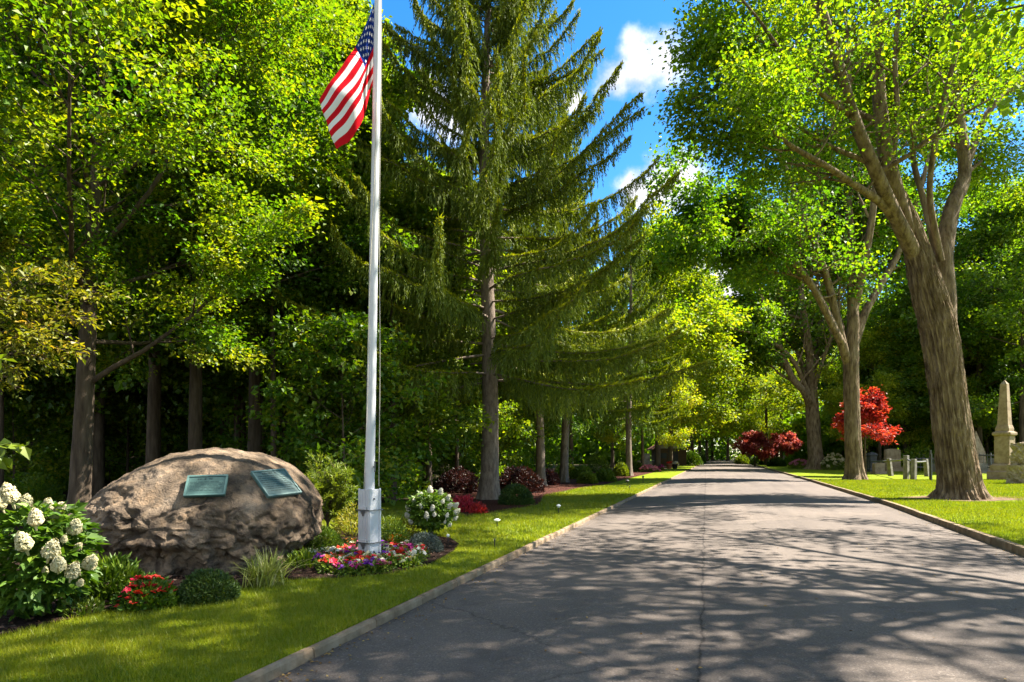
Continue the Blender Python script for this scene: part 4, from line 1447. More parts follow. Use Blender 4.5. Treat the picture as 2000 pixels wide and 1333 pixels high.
# standard hydrangea beyond the flagpole
hb = G(842, 1046)
hydrangea(hb, 'small round white hydrangea on a short stem beyond the flagpole', 1500, 0.10, (0.42, 0.42, 0.36, 0.48),
          [(840, 962, -0.1, 0, 1.15), (859, 965, 0.0, 12, 1.05), (822, 972, -0.1, -14, 1.1), (873, 976, 0.0, 26, 1.0), (810, 984, -0.1, -26, 0.95), (800, 997, -0.15, -40, 0.95), (797, 1010, -0.2, -30, 1.0), (845, 998, -0.4, 4, 1.05), (834, 1012, -0.45, -8, 1.05), (876, 992, -0.2, 34, 1.05), (887, 990, -0.1, 40, 1.0), (889, 1003, -0.2, 44, 1.05), (887, 1015, -0.2, 48, 0.8), (872, 1010, -0.35, 20, 0.75), (848, 1008, -0.45, 8, 0.7), (864, 983, -0.3, 16, 0.75), (803, 1022, -0.25, -40, 0.9), (877, 1028, -0.25, 40, 0.65), (822, 992, -0.4, -10, 0.7), (868, 1022, -0.3, 20, 0.55)],
          0.125, M['petal_white'], 82, hb[1], canes=5)


def px_bush(name, label, cx, yb, wpx, hpx, mat, leaf, n, **kw):
    b = G(cx, yb)
    s = b[1] / F
    return bush(name, b, wpx / 2 * s, hpx * s, mat, leaf, n, label, **kw)


px_bush('azalea_bush', 'dark green azalea mound between the big hydrangea and the boulder', 212, 1172, 124, 80, M['box'], 0.09, 2300, seed=91, lw=0.28, upness=0.8)
px_bush('red_geranium', 'low bush of bright red blossoms in front of the boulder', 288, 1186, 104, 60, M['box'], 0.055, 1700, cat='flowers', seed=92, lw=0.6, flowers=(M['petal_red'], 52, 0.044, petal_proto), upness=0.6)
px_bush('seedling', 'little pale green seedling on the bare mulch at the lawn edge', 163, 1200, 66, 30, M['yew'], 0.06, 260, cat='plant', seed=93, lw=0.35, stems=6, upness=0.9)
px_bush('boxwood', 'low dense dark green cushion shrub beside the striped grass', 407, 1172, 110, 58, M['boxdark'], 0.04, 5200, seed=94, lw=0.42, lump=0.08, shell=0.3)
px_bush('boxwood', 'clipped round boxwood between boulder and flagpole', 629, 1080, 82, 51, M['box'], 0.04, 5200, seed=95, lw=0.5, lump=0.07, shell=0.28)
px_bush('juniper', 'grey blue cushion shrub at the far end of the flower bed', 829, 1078, 70, 36, M['blue'], 0.04, 4200, seed=96, lw=0.3, lump=0.10, shell=0.3)
px_bush('fern', 'leafy green fern at the foot of the boulder, next to the pansies', 590, 1108, 62, 30, M['box'], 0.085, 420, cat='plant', seed=97, lw=0.3, upness=1.0)
px_bush('rust_shrub', 'low rust red shrub squeezed between boulder and boxwood', 578, 1086, 40, 22, M['orange'], 0.05, 500, seed=98, lw=0.5)
px_bush('marigold', 'orange marigolds behind the white pansies', 682, 1072, 36, 20, M['box'], 0.045, 420, cat='flowers', seed=99, flowers=(M['petal_orange'], 22, 0.028, petal_proto))
px_bush('marigold', 'orange marigolds between the flagpole and the grey shrub', 776, 1066, 44, 24, M['box'], 0.045, 420, cat='flowers', seed=100, flowers=(M['petal_orange'], 18, 0.028, petal_proto))
px_bush('golden_shrub', 'golden yellow shrub glimpsed beside the flagpole post', 690, 1046, 80, 58, M['golden'], 0.07, 1100, seed=101, lw=0.45)
px_bush('golden_shrub', 'golden shrub under the small round hydrangea', 792, 1048, 60, 36, M['golden'], 0.06, 600, seed=102, lw=0.45)
px_bush('green_perennial', 'mid green leafy perennial behind the flagpole post', 764, 1062, 66, 48, M['box'], 0.07, 800, cat='plant', seed=103, lw=0.4)


def strap_plant(name, base, label, n, ln, wd, mat, seed, arch=1.0, cat='grass clump', spread=0.06):
    rng = rs(seed)
    root = empty(name, base, label, cat)
    mb = MB()
    k = 7
    for i in range(n):
        a = rng.rand() * 6.28
        L = ln * rng.uniform(0.55, 1.15)
        s = np.linspace(0, 1, k)
        out = rng.uniform(0.25, 1.0) * arch
        h = L * (s * 1.0 - 0.62 * out * s * s)
        x = L * out * 0.85 * s ** 1.25
        c = np.array([math.cos(a), math.sin(a), 0])
        b0 = np.array([rng.normal() * spread, rng.normal() * spread, 0])
        pts = b0 + c * x[:, None] + np.array([0, 0, 1.0]) * np.maximum(h, 0.01)[:, None]
        sd = np.array([-c[1], c[0], 0]) + np.array([0, 0, rng.normal() * 0.2])
        w = wd * (1 - s ** 2.2) * (0.5 + 0.5 * np.minimum(1, s * 6)) + 0.0008
        V = np.stack([pts - sd * w[:, None] / 2, pts + sd * w[:, None] / 2], 1)
        mb.grid(V, rnd=np.full(k - 1, np.clip(rng.normal() * 0.28 + 0.55, 0, 1)))
    mb.build('foliage', mat, root)
    return root


strap_plant('ornamental_grass', G(520, 1144), 'pale striped arching grass clump in front of the boulder', 300, 0.52, 0.014, M['grassy'], 111, spread=0.08)
strap_plant('daylily', G(757, 1052), 'upright clump of narrow sword leaves behind the flagpole', 46, 0.50, 0.022, M['yew'], 112, arch=0.5, cat='plant')
strap_plant('sprout', G(409, 1112), 'thin pale sprout standing against the foot of the boulder', 7, 0.20, 0.012, M['golden'], 113, arch=0.5, cat='plant', spread=0.02)

# feathery yew to the far side of the boulder
rng = rs(120)
yb = G(640, 1040)
root = empty('yew_shrub', yb, 'feathery bright green evergreen shrub standing right behind the boulder end', 'shrub')
yo = {'br': [], 'tw': []}
prm = dict(seg=[0, 6, 4, 3], wob=[0, 0.06, 0.1, 0.1], trop=[0, 0.05, 0.02, 0], n=[0, 9, 6], t0=[0, 0.2, 0.15], ang=[0, 42, 42], len=[0, 0.45, 0.5], flat=[1, 0.8, 0.8], max=2, lmin=0.08)
for i in range(26):
    a = i * 2.4
    e = math.radians(30 + 55 * (i / 26))
    grow(rng, (0, 0, 0.12 + 0.35 * rng.rand()), (math.cos(a) * math.cos(e), math.sin(a) * math.cos(e), math.sin(e)), rng.uniform(0.6, 1.05) * (0.78 + 0.28 * i / 26), 0.014, 1, prm, yo)
mb = MB(); mb.tube(np.array([(0, 0, -0.05), (0, 0, 0.5)]), [0.03, 0.02], sides=8); branch_mesh(mb, yo, 0.003)
mb.build('stem', M['bark_dark'], root, smooth=True)
mb = MB(); foliage(rng, yo['tw'], 42, 0.07, 0.018, mb, up=0.6, droop=-0.1, lw=0.26, bias=0.16)
mb.build('foliage', M['yew'], root)

# pansies round the flagpole foot
rng = rs(130)
pf = []
for k in range(4):
    mb = MB()
    p, nr = dome(rs(140 + k), 150, 0.10, 0.10, 0.125, seed=k + 1)
    ln = 0.045 * rs(150 + k).uniform(0.7, 1.3, 150)
    kites(mb, p, unit(nr + rs(160 + k).normal(size=p.shape) * 0.5), unit(nr + [0, 0, 0.6]), ln, ln * 0.55, rs(170 + k).rand(150))
    o = mb.build('foliage', M['box'])
    C.objects.unlink(o)
    pf.append(o)
cols = [('white', 'petal_white', 0.44), ('crimson', 'petal_red', 0.15), ('magenta', 'petal_magenta', 0.14), ('purple', 'petal_purple', 0.13), ('orange', 'petal_orange', 0.06), ('pink', 'petal_pink', 0.08)]
spots = []
oval = [G(*p) for p in [(606, 1106), (640, 1122), (690, 1126), (750, 1119), (800, 1110), (826, 1098), (822, 1086), (790, 1078), (740, 1076), (690, 1078), (640, 1086), (610, 1096)]]
tries = 0
while len(spots) < 96 and tries < 9000:
    tries += 1
    lo = np.array(oval).min(0); hi = np.array(oval).max(0)
    x, y = rng.uniform(lo[0], hi[0]), rng.uniform(lo[1], hi[1])
    if not inside(oval, np.array([x]), np.array([y]))[0]:
        continue
    if math.hypot(x - PB[0], y - PB[1]) < 0.21 or any(math.hypot(x - a, y - b) < 0.105 for a, b in spots):
        continue
    spots.append((x, y))
for x, y in spots:
    u = rng.rand()
    for nm, mt, w in cols:
        u -= w
        if u <= 0:
            break
    root = empty('pansy', (x, y, LAWN + 0.01), nm + ' pansy clump in the ring of flowers round the flagpole foot', 'flowers', 'pansies planted round the flagpole', rz=rng.rand() * 6, sc=rng.uniform(0.85, 1.2))
    o = pf[rng.randint(4)].copy(); C.objects.link(o); o.name = 'foliage'; o.parent = root
    for k in range(rng.randint(6, 9)):
        f = petal_proto(M[mt]).copy(); C.objects.link(f); f.name = 'flower'; f.parent = root
        a = rng.rand() * 6.28; r = 0.085 * math.sqrt(rng.rand())
        f.location = (math.cos(a) * r * 1.15, math.sin(a) * r * 1.15, 0.14 + 0.03 * rng.rand() - r * 0.7)
        s = 0.040 * rng.uniform(0.8, 1.25)
        f.scale = (s, s, s)
        f.rotation_euler = (rng.uniform(-0.2, 1.0), rng.uniform(-0.6, 0.6), rng.rand() * 6)

# shrubs round the spruce and along the bed behind the lawn
px_bush('red_azalea', 'fiery red azalea at the spruce foot, taller of two', 905, 1000, 50, 32, M['redmaple'], 0.11, 700, seed=201, lw=0.4, upness=0.8)
px_bush('red_azalea', 'small orange red azalea on the lawn edge before the spruce', 935, 1004, 32, 20, M['redmaple'], 0.10, 380, seed=202, lw=0.4, upness=0.8)
px_bush('round_shrub', 'dark green rounded shrub right beside the spruce trunk', 1008, 986, 66, 40, M['boxdark'], 0.09, 4200, seed=203, lw=0.3, lump=0.08, upness=0.7)
px_bush('maroon_shrub', 'long maroon barberry shrub in the shade before the spruce trunk', 895, 962, 86, 46, M['maroon'], 0.10, 4200, seed=204, lw=0.6)
px_bush('maroon_shrub', 'maroon barberry shrub between spruce trunk and second trunk', 1015, 962, 92, 50, M['maroon'], 0.11, 4600, seed=205, lw=0.6)
px_bush('maroon_shrub', 'small maroon shrub tucked behind the second conifer trunk', 1072, 948, 40, 30, M['maroon'], 0.12, 1600, seed=206, lw=0.6)
for k, (cx, yb, w, h, lab) in enumerate([
        (1136, 936, 46, 26, 'broad bright green shrub just past the third conifer trunk'),
        (1147, 945, 36, 20, 'small cushion shrub lowest on the red mulch edge'),
        (1180, 941, 42, 24, 'rounded light green shrub halfway along the red mulch bed'),
        (1213, 931, 30, 26, 'upright green shrub touching the slim trunk at the bed end'),
        (1166, 922, 52, 34, 'tall dark leafy shrub behind the cushion shrubs'),
        (1105, 930, 44, 26, 'yellow green shrub partly hidden by the third conifer trunk')]):
    px_bush('cushion_shrub', lab, cx, yb, w, h, M['yew'] if k != 4 else M['box'], 0.14, 2600, seed=210 + k, lw=0.5, lump=0.1, group='cushion shrubs along the red mulch bed')
px_bush('pink_flowers', 'patch of pink and white flowers at the end of the red mulch bed', 1264, 922, 50, 13, M['box'], 0.12, 700, cat='flowers', seed=220, flowers=(M['petal_pink'], 60, 0.11, cluster_proto))
px_bush('pink_flowers', 'small pink flower patch at the foot of a slim street tree', 1287, 918, 18, 9, M['box'], 0.14, 300, cat='flowers', seed=221, flowers=(M['petal_magenta'], 22, 0.15, cluster_proto))
px_bush('hedge_ball', 'big clipped green hedge ball far along the verge', 1348, 908, 46, 26, M['box'], 0.25, 3600, seed=222, lw=0.6, lump=0.07)
px_bush('hedge_column', 'narrow clipped hedge column beside the big hedge ball', 1371, 906, 14, 24, M['boxdark'], 0.25, 1500, seed=223, lw=0.6, lump=0.05)
px_bush('hedge_ball', 'yellowish shrub between trunks behind the pink flowers', 1242, 922, 26, 20, M['yew'], 0.2, 1200, seed=224, lw=0.6)
px_bush('hedge_ball', 'dark green hedge block closing the far end of the road', 1408, 898.5, 34, 27, M['boxdark'], 0.6, 3600, seed=225, lw=0.6, lump=0.05)
px_bush('hedge_ball', 'pale green hedge beside the dark block at the far end of the road', 1385, 898.3, 22, 22, M['box'], 0.6, 1600, seed=226, lw=0.6, lump=0.05)
# right side
px_bush('low_hedge', 'flat clipped dark green hedge on the verge before a slim tree', 1517, 911, 34, 17, M['boxdark'], 0.2, 3000, seed=230, lw=0.6, lump=0.05)
px_bush('flower_shrub', 'cream and orange flowering shrub near the third avenue trunk', 1561, 916, 40, 18, M['yew'], 0.16, 1100, cat='flowers', seed=231, flowers=(M['petal_pink'], 40, 0.16, cluster_proto))
px_bush('flower_shrub', 'pale flowering shrub between the second and third avenue trunks', 1628, 918, 44, 30, M['yew'], 0.16, 1300, cat='flowers', seed=232, flowers=(M['petal_cream'], 40, 0.16, cluster_proto))
px_bush('verge_shrub', 'rounded yellow green shrub under the small pink maple', 1450, 907, 26, 17, M['yew'], 0.3, 1500, seed=233, lw=0.6)
px_bush('verge_shrub', 'green shrub beside the slim tree trunk far along the verge', 1480, 908, 26, 18, M['box'], 0.3, 1500, seed=234, lw=0.6)
px_bush('verge_shrub', 'leafy green shrub behind the graves and the low hedge', 1790, 908, 24, 24, M['yew'], 0.15, 1200, seed=235, lw=0.6)
px_bush('grave_flowers', 'pink and red flowers planted behind the railing by the obelisk', 1932, 914, 40, 26, M['box'], 0.12, 700, cat='flowers', seed=236, flowers=(M['petal_pink'], 36, 0.10, cluster_proto))


# ------------------------------------------------------------------ path lights and stakes
def path_light(px, py, h_px, label, pale, headf=0.32):
    b = G(px, py)
    s = b[1] / F
    h = h_px * s
    root = empty('path_light', b, label, 'path light', 'low path lights on the lawn')
    mb = MB(); mb.tube(np.array([(0, 0, -0.02), (0, 0, h * 0.72)]), 0.008 + h * 0.012, sides=8); mb.build('stake', M['black'], root)
    mb = MB()
    r = h * headf * 0.5
    mb.lathe([(0.0, h * 0.62), (r * 0.55, h * 0.64), (r * 0.7, h * 0.80), (0.0, h * 0.82)], sides=14)
    mb.build('lens', M['frosted'] if pale else M['black'], root, smooth=True)
    mb = MB()
    mb.lathe([(0.0, h * 0.80), (r, h * 0.80), (r * 1.05, h * 0.83), (r * 0.45, h * 0.96), (0.0, h)], sides=14)
    mb.build('cap', M['frosted'] if pale else M['black'], root)


path_light(971, 1030, 17, 'white topped path light in the middle of the lawn', True, 0.75)
path_light(966, 1070, 18, 'thin black stake light nearest to the kerb', False, 0.2)
path_light(1091, 1003, 18, 'silver headed path light before the red mulch bed', True, 0.5)
path_light(1225, 951, 14, 'squat black path light far down the lawn', False, 0.6)
path_light(1256, 944, 15, 'thin black path light beyond the squat one', False, 0.3)
path_light(1230, 958, 9, 'tiny dark stake light between the squat light and the kerb', False, 0.3)
path_light(875, 1060, 17, 'pale slender garden stake light at the bed end', True, 0.4)


# ------------------------------------------------------------------ graves, fences, small buildings
def stone_box(mb, c, s, seed, rough=0.02, rz=0, taper=1.0, n=9):
    """block with slightly uneven faces"""
    x = np.linspace(-0.5, 0.5, n)
    A, B = np.meshgrid(x, x, indexing='ij')
    O = np.full_like(A, 0.5)
    for a, V in enumerate((np.stack([A, B, O], -1), np.stack([B, A, -O], -1), np.stack([O, A, B], -1), np.stack([-O, B, A], -1), np.stack([B, O, A], -1), np.stack([A, -O, B], -1))):
        W = V * np.array(s)
        k = 1 + (taper - 1) * (V[..., 2] + 0.5)
        W[..., 0] *= k; W[..., 1] *= k
        W = W + unit(V) * (fbm(W * 5 + seed, 3, seed) * rough)[..., None]
        ca, sa = math.cos(rz), math.sin(rz)
        W = W @ np.array([[ca, sa, 0], [-sa, ca, 0], [0, 0, 1]])
        mb.grid(W + np.array(c))
    return mb


def at_px(px, yb):
    b = G(px, yb)
    return b, b[1] / F


# obelisk
b = np.array([(1962 - CX) / F * 40.0, 40.0, LAWN]); s = 40.0 / F
root = empty('obelisk', b, 'tall tapering tan stone obelisk on a stepped base', 'obelisk')
rzo = math.radians(32)


def sq(mb, prof):
    q = MB(); q.lathe(prof, square=True)
    ca, sa = math.cos(rzo), math.sin(rzo)
    for v, f, r_, m_ in zip(q.v, q.f, q.r, q.m):
        pass
    for v in range(len(q.v)):
        q.v[v] = q.v[v] @ np.array([[ca, sa, 0], [-sa, ca, 0], [0, 0, 1]])
    q.build(mb[0], mb[1], root, bevel=0.02)


sq(('shaft', M['tan_stone']), [(0.29, 3.42), (0.175, 5.95), (0.18, 5.96), (0.0, 6.25)])
sq(('cornice', M['tan_stone']), [(0.44, 2.75), (0.50, 2.8), (0.50, 2.95), (0.37, 3.02), (0.37, 3.20), (0.31, 3.42)])
sq(('die', M['tan_stone']), [(0.41, 1.0), (0.41, 2.75)])
sq(('plinth', M['tan_stone']), [(0.70, 0), (0.70, 0.5), (0.58, 0.56), (0.58, 0.9), (0.47, 1.0)])
# rough block monument
b, s = at_px(1991, 945)
root = empty('stone_monument', b, 'two massive rough hewn tan blocks stacked as a monument', 'monument')
mb = MB(); stone_box(mb, (0.35, 0, 0.50), (1.7, 1.0, 1.0), 5, rough=0.16, rz=0.45, n=22); mb.build('base_block', M['rough_stone'], root, smooth=False)
mb = MB(); stone_box(mb, (0.42, 0, 1.60), (1.5, 0.85, 1.20), 6, rough=0.16, rz=0.45, n=22); mb.build('top_block', M['rough_stone'], root, smooth=False)
# dark pillar
b, s = at_px(1703, 922)
root = empty('grave_pillar', b, 'dark slim stone pillar with a rounded top beside the second avenue trunk', 'gravestone')
mb = MB(); mb.lathe([(0.40, 0), (0.40, 0.25), (0.30, 0.3), (0.30, 1.45), (0.36, 1.5), (0.36, 1.6), (0.26, 1.75), (0.0, 1.86)], square=True); mb.build('shaft', M['dark_stone'], root, bevel=0.02)


def headstone(px, yb, wpx, hpx, label, mat, seed, rz=0.25, arch=True, base=True, thick=0.3):
    b, s = at_px(px, yb)
    w, h = wpx * s, hpx * s
    root = empty('headstone', b, label, 'gravestone', 'gravestones of the churchyard')
    hb_ = h * 0.2 if base else 0
    if base:
        mb = MB(); stone_box(mb, (0, 0, hb_ / 2), (w * 1.15, thick * 1.9, hb_), seed, 0.02, rz); mb.build('base', mat, root)
    mb = MB()
    n = 15
    t = np.linspace(-1, 1, n)
    topz = (h - 0.06 * h) + (0.06 * h if not arch else 0.10 * h) * np.sqrt(np.clip(1 - t ** 2 * 0.9, 0, 1)) - 0.04 * h
    ring = [(-w / 2, hb_)] + [(w / 2 * a, z) for a, z in zip(t, topz)] + [(w / 2, hb_)]
    ca, sa = math.cos(rz), math.sin(rz)
    Vf = np.array([(x * ca + thick / 2 * sa, x * sa - thick / 2 * ca, z) for x, z in ring]); Vb = np.array([(x * ca - thick / 2 * sa, x * sa + thick / 2 * ca, z) for x, z in ring])
    k = len(ring)
    mb.add(Vf, np.arange(k)[None, ::-1]); mb.add(Vb, np.arange(k)[None])
    V = np.concatenate([Vf, Vb])
    mb.add(V, [(i, (i + 1) % k, k + (i + 1) % k, k + i) for i in range(k)])
    mb.build('slab', mat, root, bevel=0.015)
    return root


headstone(1743, 921, 34, 44, 'wide tan headstone with a gently curved top behind the railing', M['tan_stone'], 7)
headstone(1716, 926, 24, 22, 'low tan headstone in front of the dark pillar', M['tan_stone'], 8)
headstone(1540, 906, 19, 36, 'tall greenish grey slab standing behind the low hedge', M['grey_stone'], 9, base=False, thick=0.6)
headstone(1769, 916, 10, 26, 'narrow pinkish stone beside the wide tan headstone', M['tan_stone'], 10)
headstone(1915, 925, 26, 20, 'pale headstone showing through the railing by the obelisk', M['grey_stone'], 11)
headstone(1645, 914, 30, 14, 'low grey headstone behind the pale flowering shrub', M['grey_stone'], 12)
headstone(1438, 901, 8, 9, 'tiny pale stone where the road disappears', M['grey_stone'], 13)
headstone(1263, 916, 12, 30, 'grey upright slab half hidden by a slim street trunk', M['grey_stone'], 14, base=False, thick=0.3)
headstone(1248, 917, 8, 17, 'small peach coloured stone near the slim street trunks', M['tan_stone'], 15)
headstone(1322, 912, 8, 7, 'low white stone in the grass near the planted pots', M['grey_stone'], 16)
headstone(1757, 914, 12, 16, 'small grey round topped headstone between the wide tan stone and the posts', M['grey_stone'], 17)
headstone(1778, 913, 16, 18, 'tan headstone seen between the two thick granite posts', M['tan_stone'], 18)
headstone(1806, 917, 16, 20, 'pale tan headstone just past the urn pedestal', M['tan_stone'], 19)
headstone(1690, 911, 13, 20, 'grey headstone peeping out beside the second avenue trunk', M['grey_stone'], 20)
headstone(1728, 911, 12, 15, 'little tan headstone far behind the dark pillar', M['tan_stone'], 21)
headstone(1938, 921, 17, 26, 'upright grey headstone behind the picket railing', M['grey_stone'], 22)
headstone(1832, 922, 20, 16, 'broad low grey headstone beside the big avenue trunk', M['grey_stone'], 23)
# urn on a pillar
b, s = at_px(1796, 918)
root = empty('grave_urn', b, 'grey pedestal with a lidded urn top behind the fence posts', 'gravestone')
mb = MB(); mb.lathe([(0.36, 0), (0.36, 0.3), (0.27, 0.36), (0.30, 1.35), (0.33, 1.4)], square=True); mb.build('pedestal', M['grey_stone'], root, bevel=0.02)
mb = MB(); mb.lathe([(0.30, 1.40), (0.44, 1.5), (0.44, 1.58), (0.25, 1.7), (0.10, 1.8), (0.06, 1.86), (0.08, 1.9), (0.0, 1.95)], sides=20); mb.build('urn', M['grey_stone'], root, smooth=True)
# distant cone monument
b = np.array([(1906 - CX) / F * 56, 56, LAWN])
root = empty('cone_monument', b, 'small grey pointed monument in the shade beyond the railing', 'gravestone')
mb = MB(); mb.lathe([(0.8, 0), (0.8, 0.6), (0.55, 0.65), (0.48, 1.8), (0.0, 3.7)], square=True); mb.build('spire', M['rough_stone'], root, bevel=0.03)


# enclosure of granite posts and iron rails
def fence(pts_px, label, post_mat, rail_mat, postw, hh, rails, picket=0.0, tilt=None):
    base0, _ = at_px(*pts_px[0][:2])
    root = empty('grave_fence', base0, label, 'fence')
    tops = []
    for k, (px, yb, hp) in enumerate(pts_px):
        b, s = at_px(px, yb)
        b = b - base0
        h = hp * s
        tl = 0 if tilt is None else tilt[k]
        mb = MB()
        V0 = MB(); V0.box((0, 0, h / 2), (postw, postw, h), rz=0.5, taper=0.9)
        q = V0.v[0]
        q[:, 0] += q[:, 2] * tl
        mb.add(q + np.array([b[0], b[1], 0]), V0.f[0])
        mb.build('post', post_mat, root, bevel=postw * 0.06)
        tops.append((b[0], b[1], h, tl))
    for r_ in rails:
        for (x0, y0, h0, t0), (x1, y1, h1, t1) in zip(tops[:-1], tops[1:]):
            mb = MB()
            mb.tube(np.array([(x0 + h0 * r_ * t0, y0, h0 * r_), ((x0 + x1) / 2, (y0 + y1) / 2, (h0 + h1) / 2 * r_ - 0.02), (x1 + h1 * r_ * t1, y1, h1 * r_)]), 0.055, sides=8)
            mb.build('rail', rail_mat, root, smooth=True)
    if picket:
        mb = MB()
        for (x0, y0, h0, t0), (x1, y1, h1, t1) in zip(tops[:-1], tops[1:]):
            L = math.hypot(x1 - x0, y1 - y0)
            for f in np.arange(picket, L, picket) / L:
                x, y, h = x0 + (x1 - x0) * f, y0 + (y1 - y0) * f, h0 + (h1 - h0) * f
                mb.tube(np.array([(x, y, 0.05), (x, y, h * 0.92), (x, y, h * 0.99)]), [0.018, 0.018, 0.004], sides=6)
        mb.build('pickets', rail_mat, root)['kind'] = 'stuff'
    return root


fence([(1700, 922, 24), (1740, 930, 34), (1770, 936, 46), (1784, 937, 40), (1811, 931, 34)], 'low plot fence of leaning grey granite posts with iron rails', M['grey_stone'], M['steel'], 0.28, 1.2, [0.86], tilt=[0, -0.12, 0, 0.02, -0.1])
fence([(1906, 924, 40), (1935, 925, 40), (1962, 926, 40), (1990, 927, 40)], 'grey iron picket railing beside the big avenue trunk', M['steel'], M['steel'], 0.09, 1.2, [0.88, 0.30], picket=0.42)
fence([(1817, 938, 58), (1818.5, 939, 52)], 'thin lone iron gatepost standing before the plot fence', M['dark_metal'], M['dark_metal'], 0.10, 1.2, [0.8])
fence([(1790, 921, 28), (1815, 921, 28), (1840, 921, 28)], 'thin iron picket fence at the back of the grave plot', M['steel'], M['steel'], 0.08, 1.0, [0.88, 0.3], picket=0.4)
fence([(1272, 910, 10), (1300, 909, 10), (1330, 908, 10)], 'low weathered rail fence in front of the cabin', M['pale_wood'], M['pale_wood'], 0.22, 0.8, [0.95])

# cabin among the trees
b = np.array([(1306 - CX) / F * 100, 100, LAWN])
root = empty('cabin', b, 'small dark wooden cabin with a reddish gabled roof among the street trees', 'cabin')
mb = MB()
mb.box((0, 0, 1.3), (4.6, 3.6, 2.6)); mb.build('wall', M['brown_wood'], root)
mb = MB()
for sg in (-1, 1):
    V = np.array([(sg * 3.0, -2.3, 2.35), (0, -2.3, 4.1), (0, 2.3, 4.1), (sg * 3.0, 2.3, 2.35)])
    V2 = V + np.array([0, 0, 0.16])
    mb.add(np.concatenate([V, V2]), [(0, 1, 2, 3), (7, 6, 5, 4), (0, 4, 5, 1), (1, 5, 6, 2), (2, 6, 7, 3), (3, 7, 4, 0)])
mb.build('roof', M['roof'], root)
V = np.array([(-2.3, -1.802, 2.6), (2.3, -1.802, 2.6), (0, -1.802, 3.95)])
for sg in (1, -1):
    MB().add(V * [1, sg, 1], [(0, 1, 2)[::sg]]).build('gable', M['pale_wood'], root)
mb = MB(); mb.box((0.5, -1.82, 1.05), (1.0, 0.06, 2.1)); mb.build('door', M['black'], root)
mb = MB(); mb.box((-1.2, -1.82, 1.5), (0.9, 0.06, 0.8)); mb.build('window', M['dark_metal'], root)
# planters at the verge
for px, lab, mt in ((1307, 'terracotta pot of red flowers at the verge', 'petal_red'), (1318, 'dark pot of white flowers at the verge', 'petal_white')):
    b, s = at_px(px, 916)
    root = empty('flower_pot', b, lab, 'flower pot')
    mb = MB(); mb.lathe([(0.24, 0), (0.34, 0.45), (0.38, 0.46), (0.38, 0.54), (0.30, 0.54)], sides=16); mb.build('pot', M['terracotta'] if 'red' in lab else M['black'], root, smooth=True)
    for k in range(9):
        o = cluster_proto(M[mt]).copy(); C.objects.link(o); o.name = 'flower'; o.parent = root
        o.location = (0.28 * math.cos(k * 2.4) * (k / 9) ** 0.5, 0.28 * math.sin(k * 2.4) * (k / 9) ** 0.5, 0.62 + 0.05 * (k % 3)); o.scale = (0.16,) * 3
# slim lamp post far down the verge
b, s = at_px(1351, 903)
root = empty('street_lamp', b, 'thin pale lamp post with short cross arm far along the verge', 'street lamp')
mb = MB(); mb.tube(np.array([(0, 0, 0), (0, 0, 5.4)]), [0.12, 0.08], sides=10); mb.build('post', M['pale_wood'], root, smooth=True)
mb = MB(); mb.tube(np.array([(-0.9, 0, 5.2), (-0.4, 0, 5.42), (0, 0, 5.48), (0.4, 0, 5.42), (0.9, 0, 5.2)]), 0.06, sides=8); mb.build('arm', M['pale_wood'], root, smooth=True)

